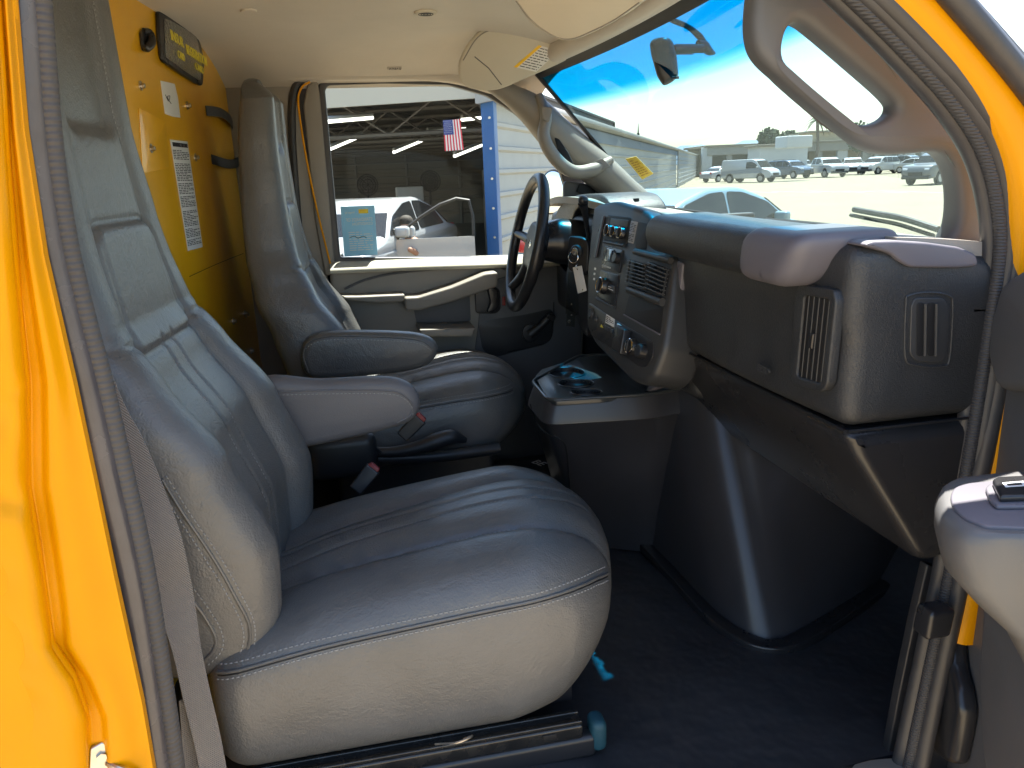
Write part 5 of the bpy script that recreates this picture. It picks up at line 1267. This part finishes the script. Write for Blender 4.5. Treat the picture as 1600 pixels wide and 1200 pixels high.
# flag
FP = Pl(P(708, 212, Y=10.6), (-.1, -1, 0))
fl0 = root('flag', 'small American flag hanging at the garage opening left of the blue post', 'flag', P(708, 212, Y=10.6))
fq = [FP.at(692, 188), FP.at(719, 186), FP.at(725, 234), FP.at(695, 236)]
def fqp(a, b): return fq[0] * (1 - a) * (1 - b) + fq[1] * a * (1 - b) + fq[2] * a * b + fq[3] * (1 - a) * b
def cloth(name, a0_, a1_, b0_, b1_, m_, off):
    rows = [[fqp(a0_ + (a1_ - a0_) * j / 4, b0_ + (b1_ - b0_) * i / 8) + FP.n * (off + .012 * sin((a0_ + (a1_ - a0_) * j / 4) * 9 + 2 * (b0_ + (b1_ - b0_) * i / 8))) for j in range(5)] for i in range(9)]
    return surf(name, rows, m_, fl0, .002, FP.n * -1)
m_fw = mat('flag_white', (.62, .60, .58), .8); m_fr = mat('flag_red', (.50, .03, .05), .8); m_fb = mat('flag_blue', (.03, .05, .20), .8)
for k in range(13): cloth('stripe', k / 13, (k + 1) / 13, 0, 1, m_fr if k % 2 == 0 else m_fw, .0)
cloth('canton', 0, .55, 0, .48, m_fb, .006)
for i in range(7):
    for j in range(6):
        a, b = (.05 + .45 * (j + .5 * (i % 2)) / 6), .04 + .40 * i / 6.5
        c = fqp(a, b) + FP.n * (.010 + .012 * sin(a * 9 + 2 * b)); 
        prism2('star', Pl(c, FP.n), [((.006 if q % 2 == 0 else .0025) * cos(q * pi / 5 + pi / 2), (.006 if q % 2 == 0 else .0025) * sin(q * pi / 5 + pi / 2)) for q in range(10)], 0, .002, m_fw, fl0, bevel=.0001)
# ---------------------------------------------------------------- vehicles
PAINT = {}
def paint(c):
    if c not in PAINT: PAINT[c] = mat('car_paint', c, .3, coat=.8)
    return PAINT[c]
PROF = {
 'sedan': dict(L=4.5, W=1.78, pts=[(-2.25, .35), (-2.22, .75), (-2.1, .92), (-1.45, 1.0), (-.95, 1.30), (-.35, 1.45), (.35, 1.44), (.85, 1.30), (1.35, .98), (1.9, .88), (2.2, .72), (2.25, .38)], belt=.95,
      win=[[(-.88, 1.27), (-.35, 1.39), (-.05, 1.40), (-.05, 1.0), (-1.20, 1.0)], [(.0, 1.40), (.33, 1.38), (.86, 1.235), (1.20, 1.0), (.0, .99)]], ws=[(.90, 1.27), (1.33, .99)], rw=[(-1.0, 1.27), (-1.45, 1.01)], wb=1.35, r=.33),
 'suv': dict(L=4.7, W=1.88, pts=[(-2.35, .40), (-2.35, .95), (-2.25, 1.15), (-2.0, 1.60), (-1.7, 1.72), (.25, 1.74), (.75, 1.60), (1.25, 1.15), (2.05, 1.05), (2.32, .85), (2.35, .45)], belt=1.12,
      win=[[(-1.95, 1.58), (-1.65, 1.64), (-.95, 1.66), (-.95, 1.16), (-2.1, 1.16)], [(-.88, 1.66), (-.05, 1.66), (-.05, 1.15), (-.88, 1.15)], [(.02, 1.66), (.25, 1.66), (.66, 1.52), (1.0, 1.15), (.02, 1.15)]], ws=[(.78, 1.57), (1.24, 1.16)], rw=[(-2.03, 1.58), (-2.26, 1.16)], wb=1.42, r=.37),
 'pickup': dict(L=5.6, W=1.98, pts=[(-2.8, .55), (-2.8, 1.15), (-.95, 1.15), (-.85, 1.70), (-.6, 1.84), (.55, 1.86), (.95, 1.70), (1.45, 1.22), (2.6, 1.15), (2.78, .95), (2.8, .55)], belt=1.22,
      win=[[(-.72, 1.74), (-.1, 1.76), (-.1, 1.25), (-.76, 1.25)], [(-.03, 1.76), (.53, 1.76), (.85, 1.62), (1.15, 1.25), (-.03, 1.25)]], ws=[(.98, 1.67), (1.43, 1.23)], rw=[(-.87, 1.7), (-.93, 1.3)], wb=1.75, r=.42),
 'van': dict(L=4.9, W=1.9, pts=[(-2.45, .40), (-2.45, 1.7), (-2.35, 1.92), (.6, 1.95), (.95, 1.85), (1.6, 1.20), (2.2, 1.02), (2.42, .80), (2.45, .42)], belt=1.2,
      win=[[(.1, 1.72), (.62, 1.72), (1.05, 1.52), (1.30, 1.2), (.1, 1.18)]], ws=[(1.0, 1.80), (1.58, 1.23)], rw=[(-2.455, 1.75), (-2.46, 1.2)], wb=1.5, r=.35),
}
def make_car(name, kind, col, label, cat, group, loc, heading, near=False):
    k = PROF[kind]; r0 = root(name, label, cat, (0, 0, 0), group)
    pl = Pl((0, 0, 0), (0, -1, 0)); hw = k['W'] / 2; zt = max(p_[1] for p_ in k['pts'])
    def tum(me, f=1.0):
        for v in me.vertices:
            pass
    out = rnd([tuple(p_) for p_ in k['pts']], .14, 4)
    # wheel arches cut into the lower edge
    arch = []
    for sx in (-1, 1):
        cxw = sx * k['wb']
        arch.append([(cxw + (k['r'] + .06) * cos(q), k['r'] + (k['r'] + .06) * sin(q)) for q in [pi - pi * i / 10 for i in range(11)]])
    low = [(-k['L'] / 2 + .02, .38)] + [p_ for p_ in arch[0] if p_[1] > .28] + [p_ for p_ in arch[1] if p_[1] > .28] + [(k['L'] / 2 - .02, .38)]
    up = [tuple(p_) for p_ in out if p_[1] > .39]
    poly = up + [(q[0], max(q[1], .30)) for q in reversed(low)]
    b = prism2('body', pl, [(p_[0], p_[1]) for p_ in poly], -hw, hw, paint(col), r0, bevel=.07, ang=35)
    o = WP[b.name]
    def ty(x, y, z):
        f = max(0, (z - k['belt'])) / (zt - k['belt']); s = 1 - .17 * f
        e = max(0, abs(x) - (k['L'] / 2 - .6)) / .6; s *= 1 - .12 * e * e
        return y * s
    for v in b.data.vertices: w = v.co + o; v.co.y = ty(w.x, w.y, w.z) - o.y
    def side(px, sd):
        V = []; n_ = len(px)
        for d in (-.02, .006):
            for (x, z) in px: V.append(Vector((x, (ty(x, hw, z) + d) * sd, z)))
        F = [tuple(range(n_)), tuple(range(n_, 2 * n_))] + [(i, (i + 1) % n_, n_ + (i + 1) % n_, n_ + i) for i in range(n_)]
        return V, F
    for w_ in k['win']:
        for sd in (-1, 1):
            V, F = side(rnd(w_, .06, 3), sd); mesh('side_window', V, F, m_glass, r0, 30)
    for nm_, (t_, b_) in (('windshield', k['ws']), ('rear_window', k['rw'])):
        V = []; d = Vector((b_[1] - t_[1], 0, -(b_[0] - t_[0]))); 
        sg = 1 if nm_ == 'windshield' else -1; n_ = Vector((abs(t_[1] - b_[1]) * sg, 0, abs(b_[0] - t_[0]))).normalized()
        for off in (-.02, .012):
            for (x, z, s) in ((t_[0], t_[1], -.95), (t_[0], t_[1], .95), (b_[0], b_[1], .98), (b_[0], b_[1], -.98)): V.append(Vector((x, ty(x, hw, z) * s, z)) + n_ * off)
        mesh(nm_, V, [(0, 1, 2, 3), (7, 6, 5, 4), (0, 4, 5, 1), (1, 5, 6, 2), (2, 6, 7, 3), (3, 7, 4, 0)], m_glass, r0, 30)
    for sx in (-1, 1):
        for sy in (-1, 1):
            c = Vector((sx * k['wb'], sy * (hw - .13), k['r']))
            w_ = cyl('wheel', c - Vector((0, .11 * sy, 0)), c + Vector((0, .11 * sy, 0)), k['r'], m_tyre, r0, 20, .03)
            cyl('rim', c + Vector((0, .10 * sy, 0)), c + Vector((0, .12 * sy, 0)), k['r'] * .62, m_rim, w_, 14)
    xf = k['L'] / 2
    for sy in (-1, 1):
        rbox('headlight', (xf - .12, sy * (hw - .32), .74 if kind in ('sedan', 'van') else .92), (.10, .16, .07), .05, m_lampc, r0)
        rbox('tail_light', (-xf + .06, sy * (hw - .24), .85 if kind == 'sedan' else 1.0), (.05, .11, .09), .04, m_redl, r0)
        rbox('wing_mirror', (k['ws'][1][0] - .35, sy * (hw + .08), k['belt'] + .08), (.06, .10, .07), .04, paint(col), r0)
    rbox('grille', (xf - .01, 0, .66), (.03, hw * .45, .11), .02, M['void'], r0)
    rbox('bumper', (xf - .03, 0, .46), (.07, hw * .85, .10), .05, M['dark'] if kind != 'sedan' else paint(col), r0)
    if kind == 'pickup': rbox('cargo_bed', (-1.9, 0, 1.12), (.82, hw * .82, .04), .01, M['void'], r0)
    if kind == 'suv': 
        for sy in (-1, 1): tube('roof_rail', [Vector((-1.5, sy * .62, 1.75)), Vector((-.6, sy * .64, 1.80)), Vector((.3, sy * .62, 1.76))], .02, M['void'], r0, 6)
    r0.location = loc; r0.rotation_euler = (0, 0, heading)
    return r0
def gpt(x, y): q = P(x, y, Z=GZ); return Vector((q.x, q.y, GZ))
def cam_dir(p): d = Vector((p.x, p.y, 0)) - Vector((CAM.x, CAM.y, 0)); return math.atan2(d.y, d.x)
# near white hatchback in front of the garage, door open
def front_at(px, dist): r = ray(px, 265); r.z = 0; r.normalize(); return Vector((CAM.x, CAM.y, GZ)) + r * dist
wcar = make_car('white_sedan', 'sedan', (.28, .29, .30), 'white sedan with its driver door open in front of the dark garage', 'car', None, front_at(645, 11.2), 0)
HD = rad(-114)
wcar.rotation_euler = (0, 0, HD)
_a = P(603, 372, Z=.23); _o = Matrix.Rotation(HD, 3, 'Z') @ Vector((1.30, .86, 0))
wcar.location = (_a.x - _o.x, _a.y - _o.y, GZ)
# its open door, as a part
dr_ = Pl((.95, .86, 0), Vector((.35, 1, 0)))
def loc2(px): return px
wd = mesh('open_door', *(lambda w=1.0: ([Vector(v) for v in [(.95, .86, .35), (.62, 1.86, .35), (.62, 1.86, .93), (.95, .86, .93), (1.01, .88, .35), (.68, 1.88, .35), (.68, 1.88, .93), (1.01, .88, .93)]],
      [(0, 1, 2, 3), (7, 6, 5, 4), (0, 4, 5, 1), (1, 5, 6, 2), (2, 6, 7, 3), (3, 7, 4, 0)]))(), paint((.28, .29, .30)), wcar)
tube('window_rail', [(.97, .88, .92), (.93, .98, 1.05), (.78, 1.45, 1.36), (.66, 1.82, 1.40), (.65, 1.86, .93)], .022, M['void'], wcar, 6, 2)
tube('door_handle', [(.655, 1.62, .80), (.64, 1.66, .81), (.625, 1.78, .81), (.64, 1.80, .80)], .014, M['chrome'], wd, 6)
rbox('door_mirror', (.84, .98, 1.02), (.06, .12, .08), .05, paint((.28, .29, .30)), wd)
# driver seated in the white sedan
m_skin = mat('skin', (.30, .15, .09), .6); m_hair = mat('hair', (.02, .015, .01), .8); m_shirt = mat('dark_shirt', (.03, .035, .05), .8)
def skin_body(name, verts, edges, radii, m_, parent, rootv=0):
    me = bpy.data.meshes.new(name); me.from_pydata([tuple(v) for v in verts], edges, [])
    o = bpy.data.objects.new('tmp', me); COL.objects.link(o); md = o.modifiers.new('s', 'SKIN')
    for i, r in enumerate(radii): me.skin_vertices[0].data[i].radius = (r, r)
    me.skin_vertices[0].data[rootv].use_root = True
    sb_ = o.modifiers.new('u', 'SUBSURF'); sb_.levels = 2; sb_.render_levels = 2
    bpy.context.view_layer.update(); dg = bpy.context.evaluated_depsgraph_get()
    m2 = bpy.data.meshes.new_from_object(o.evaluated_get(dg)); m2.name = name; bpy.data.objects.remove(o)
    return link_mesh(name, m2, m_, parent, 80)
mw = wcar.matrix_basis.copy()
pl0 = Vector((.66, .90, .38))
person = root('person', 'person in a dark shirt seated at the wheel of the white sedan', 'person', (0, 0, 0))
vb = [(0, 0, 0), (-.04, 0, .25), (-.06, 0, .45), (-.05, 0, .56), (-.03, 0, .66), (-.02, 0, .78), (-.05, .19, .46), (.10, .26, .28), (.32, .20, .40), (.40, .17, .43), (-.05, -.19, .46), (.10, -.26, .28), (.32, -.20, .40), (.40, -.17, .43)]
ed = [(0, 1), (1, 2), (2, 3), (3, 4), (4, 5), (2, 6), (6, 7), (7, 8), (8, 9), (2, 10), (10, 11), (11, 12), (12, 13)]
skin_body('body', [Vector(v) + pl0 for v in vb], ed, [.16, .15, .15, .06, .10, .09, .07, .05, .04, .035, .07, .05, .04, .035], m_skin, person)
skin_body('shirt', [Vector(v) + pl0 for v in vb[:3] + [vb[6], vb[7], vb[10], vb[11]]], [(0, 1), (1, 2), (2, 3), (3, 4), (2, 5), (5, 6)], [.175, .165, .16, .082, .065, .082, .065], m_shirt, person)
rbox('hair', pl0 + Vector((-.05, 0, .75)), (.10, .095, .10), .09, m_hair, person)
person.location = wcar.location.copy(); person.rotation_euler = wcar.rotation_euler
# garage clutter: shelf, tool cabinet, hose posts seen behind the sedan
cab = root('tool_cabinet', 'tall dark tool cabinet deep in the garage beside the blue post', 'cabinet', C0 + uu * 3 + vv_ * .7)
cb = C0 + uu * 3 + vv_ * .7
rbox('cabinet_body', cb + Vector((0, 0, .9)), (.30, .35, .9), .02, M['dark'], cab); 
for k in range(4): rbox('drawer', cb + Vector((-.02, -.36, .3 + k * .38)), (.26, .02, .16), .01, M['gloss'], cab)
hp = root('hose_stand', 'red and black hoses on a stand near the blue post', 'hose stand', C0 + uu * 1.2 + vv_ * .35)
q0 = C0 + uu * 1.2 + vv_ * .35
tube('stand_pole', [q0, q0 + Vector((0, 0, 1.9))], .03, M['dark'], hp, 8, 0)
tube('red_hose', [q0 + Vector((-.08, -.03, 1.8)), q0 + Vector((-.12, -.05, 1.0)), q0 + Vector((-.05, -.05, .2))], .025, M['red'], hp, 8)
tube('black_hose', [q0 + Vector((.08, -.03, 1.7)), q0 + Vector((.14, -.05, 1.1)), q0 + Vector((.1, -.05, .1))], .03, M['rubber'], hp, 8)
bxr = root('ceiling_heater', 'pale box hanging in the garage behind the white sedan roof', 'box', P(640, 302, Y=17))
rbox('heater_box', P(640, 303, Y=17), (.30, .2, .16), .03, m_wall, bxr)
# ---- lot: foreground car just ahead
fc = P(1078, 300, Z=.66)
make_car('blue_sedan', 'sedan', (.16, .26, .32), 'pale blue sedan roof just above the dashboard line, nearest car ahead', 'car', None, (fc.x + .1, fc.y + .6, GZ), rad(28))
# far cars
G = 'vehicles parked across the lot'
W_C = (.40, .41, .41); cars = [
 (1128, 284, 'sedan', (.45, .46, .48), 20, 'silver sedan at the far end of the corrugated wall, leftmost of the parked cars', 'car'),
 (1172, 285, 'van', W_C, -60, 'white van with its hood facing the camera, left part of the lot', 'van'),
 (1203, 277, 'sedan', (.35, .37, .42), -80, 'grey blue sedan between the white van and the dark car', 'car'),
 (1232, 279, 'suv', (.05, .08, .13), -75, 'dark blue car facing the camera right of the white van', 'car'),
 (1250, 272, 'suv', W_C, -85, 'white car half hidden behind the dark blue car', 'car'),
 (1288, 277, 'pickup', W_C, -95, 'white pickup truck facing the camera in the middle of the lot', 'pickup truck'),
 (1330, 273, 'suv', (.50, .51, .52), -120, 'silver SUV just right of the white pickup truck', 'car'),
 (1372, 272, 'suv', W_C, 200, 'white SUV seen from the rear side, right of the silver SUV', 'car'),
 (1418, 267, 'suv', (.10, .12, .14), -70, 'dark SUV behind, between the white SUV and the grey pickup', 'car'),
 (1432, 270, 'sedan', W_C, -60, 'white sedan partly behind the grey pickup truck', 'car'),
 (1470, 287, 'pickup', (.10, .11, .12), 200, 'grey pickup truck seen side on at the right end of the lot', 'pickup truck')]
for i, (x, y, kd, cc, hd, lb_, ct) in enumerate(cars):
    make_car({'suv': 'parked_car', 'sedan': 'parked_car', 'van': 'parked_van', 'pickup': 'pickup_truck'}[kd], kd, cc, lb_, ct, G, gpt(x, y), rad(hd))
# low buildings behind
m_b1 = mat('warehouse_grey', (.26, .25, .23), .8, var=.05); m_b2 = mat('warehouse_white', (.45, .46, .46), .8); m_roof = mat('flat_roof', (.20, .17, .13), .8)
def bld(name, lab, cat, x0, x1, ybase, ytop, dep, m_, bays=0):
    a = gpt(x0, 278 - .0404 * (x0 - 540) + ybase); b = gpt(x1, 278 - .0404 * (x1 - 540) + ybase); d = (b - a); L = d.length; d.normalize(); n_ = Vector((-d.y, d.x, 0)); n_ = n_ if n_.dot(a - CAM) > 0 else -n_
    r_ = ray((x0 + x1) / 2, ytop); m_p = (a + b) / 2; tt = ((m_p.x - CAM.x) * r_.x + (m_p.y - CAM.y) * r_.y) / (r_.x ** 2 + r_.y ** 2); h = CAM.z + r_.z * tt - GZ
    R0 = root(name, lab, cat, (a + b) / 2)
    rot = Matrix.Rotation(math.atan2(d.y, d.x), 3, 'Z')
    c = (a + b) / 2 + n_ * dep / 2
    if bays:
        rbox('back_wall', c + n_ * dep * .45 + Vector((0, 0, h / 2)), (L / 2, .2, h / 2), .05, m_, R0, rot)
        rbox('header_wall', c - n_ * dep * .5 + Vector((0, 0, h * .86)), (L / 2, .25, h * .14), .05, m_, R0, rot)
        for k in range(bays + 1): rbox('column', a + d * L * k / bays + Vector((0, 0, h / 2)) + n_ * .3, (.35 if k % 3 else .7, .3, h / 2), .05, m_b2 if k % 3 == 0 else m_, R0, rot)
    else: rbox('wall', c + Vector((0, 0, h / 2)), (L / 2, dep / 2, h / 2), .05, m_, R0, rot)
    rbox('roof', c + Vector((0, 0, h + .12)), (L / 2 + .4, dep / 2 + .5, .14), .05, m_roof, R0, rot)
    return R0, a, b, d, n_, h
bld('warehouse', 'long low grey warehouse with open bays behind the parked cars', 'warehouse', 1104, 1420, 21, 224, 12, m_b1, 9)
bld('white_block', 'flat white wall block in front of the warehouse above the white van', 'building', 1186, 1260, 23, 228, 5, m_b2)
bld('warehouse', 'lighter long shed behind the right half of the parked cars', 'warehouse', 1330, 1560, 19, 208, 12, m_b2, 6)
tb = bld('tan_building', 'tan two level building rising behind the warehouse roof', 'building', 1262, 1352, 19.5, 206, 10, mat('tan_wall', (.42, .34, .22), .8))
ac = root('rooftop_unit', 'small white rooftop unit on the warehouse roof', 'rooftop unit', P(1240, 222, Y=62)); rbox('unit_box', P(1240, 222, Y=62), (1.2, 1, .5), .1, m_b2, ac)
cyl('unit_fan', P(1240, 222, Y=62) + Vector((0, 0, .5)), P(1240, 222, Y=62) + Vector((0, 0, .65)), .4, m_roof, ac)
# hills
m_hill = mat('haze_blue_hills', (.13, .18, .24), 1)  # blue distance haze is put into the base colour
V = []; F = []
rn = random.Random(3)
for i in range(61):
    x = 1000 + 640 * i / 60; r = ray(x, 240); r.z = 0; r.normalize()
    prof = {0: 0}; e = 17 + 12 * exp(-((x - 1265) / 45) ** 2) + 5 * exp(-((x - 1190) / 30) ** 2) + 4 * exp(-((x - 1420) / 80) ** 2) + 2 * sin(x / 13.) + 1.2 * sin(x / 5.1)
    base = Vector((CAM.x, CAM.y, 0)) + r * 3000; hgt = e / 1200 * 3000 * 1.0 + 25
    V += [Vector((base.x, base.y, -20)), Vector((base.x, base.y, hgt)) + r * 200, Vector((base.x, base.y, -20)) + r * 900]
for i in range(60):
    for j in range(2): F.append((i * 3 + j, i * 3 + j + 1, i * 3 + j + 4, i * 3 + j + 3))
hl_ = mesh('hills', V, F, m_hill, None, 60); hl_['kind'] = 'structure'
# trees: one palm, a few round crowns on the skyline
m_leaf = mat('foliage', (.055, .075, .04), .9, var=.3, var_scale=1); m_trunk = mat('bark', (.12, .09, .07), .9)
def palm(px, py_top, Yd, lab):
    t0 = P(px, py_top, Y=Yd); b0_ = Vector((t0.x, t0.y, GZ)); r0 = root('palm_tree', lab, 'palm tree', b0_)
    tube('trunk', [b0_, b0_ * .5 + t0 * .5 + Vector((.2, 0, 0)), t0], [.28, .2, .16], m_trunk, r0, 8)
    V = []; F = []; rn = random.Random(5)
    for k in range(26):
        az = k * 2.4; el = rn.uniform(-.5, 1.1); L = rn.uniform(1.5, 2.1); prev = None
        for i in range(7):
            s = i / 6; p_ = t0 + Vector((cos(az) * s * L * cos(el), sin(az) * s * L * cos(el), sin(el) * s * L - 1.3 * s * s)); w = .22 * (1 - s) + .03
            sd = Vector((-sin(az), cos(az), 0)) * w; V += [p_ + sd - Vector((0, 0, w * .6)), p_, p_ - sd - Vector((0, 0, w * .6))]
            if i: 
                n_ = len(V); F += [(n_ - 6, n_ - 5, n_ - 2, n_ - 3), (n_ - 5, n_ - 4, n_ - 1, n_ - 2)]
    mesh('crown', V, F, m_leaf, r0, fix=False)
palm(1278, 186, 95, 'single palm tree rising above the far buildings')
def crown_tree(px, py, Yd, rad_, lab):
    c = P(px, py, Y=Yd); b0_ = Vector((c.x, c.y, GZ)); r0 = root('tree', lab, 'tree', b0_, 'round trees on the skyline')
    tube('trunk', [b0_, c], [.25, .15], m_trunk, r0, 6, 0)
    V = []; F = []; rn = random.Random(px)
    for k in range(700):
        d = Vector((rn.gauss(0, 1), rn.gauss(0, 1), rn.gauss(0, .7))); d = d / max(d.length, .01) * rad_ * rn.uniform(.4, 1.05)
        q = c + d; a = Vector((rn.uniform(-1, 1), rn.uniform(-1, 1), rn.uniform(-1, 1))).normalized(); b = a.cross(Vector((rn.uniform(-1, 1), 1, .3))).normalized(); n_ = len(V); s = .22
        V += [q + a * s, q + b * s, q - a * s, q - b * s]; F.append((n_, n_ + 1, n_ + 2, n_ + 3))
    mesh('crown', V, F, m_leaf, r0, fix=False)
for (x, y, r_, lb_) in ((1201, 217, 1.3, 'small round tree on the skyline above the white block'), (1232, 218, 1.1, 'round tree on the skyline left of the palm'), (1345, 214, 1.8, 'tree on the skyline just right of the tan building')):
    crown_tree(x, y, 90, r_, lb_)
an = root('antenna', 'thin dark antenna on the roof line of the corrugated wall', 'antenna', C0 + uu * line_px(997, C0, uu) + Vector((0, 0, TOPZ - GZ)))
ab_ = C0 + uu * line_px(997, C0, uu) + Vector((0, 0, TOPZ - GZ)); r_ = (ab_ - CAM).length / 1200
tube('antenna_mast', [ab_, ab_ + Vector((0, 0, 9 * r_)), ab_ + Vector((0, 0, 22 * r_))], [.035, .03, .008], M['void'], an, 6, 0)
tube('antenna_base', [ab_, ab_ + Vector((0, 0, 8 * r_))], .06, M['void'], an, 6, 0)
# ---- parking line paint
m_line = mat('line_paint', (.5, .48, .42), .8)
for k in range(5):
    a = gpt(1180 + k * 62, 300); 
    p_ = prism2('parking_line', Pl(Vector((a.x, a.y, GZ + .004)), (0, 0, 1), (0, 1, 0)), [(-.06, -2.5), (.06, -2.5), (.06, 2.5), (-.06, 2.5)], 0, .004, m_line, None, bevel=.0005)
    p_['kind'] = 'structure'
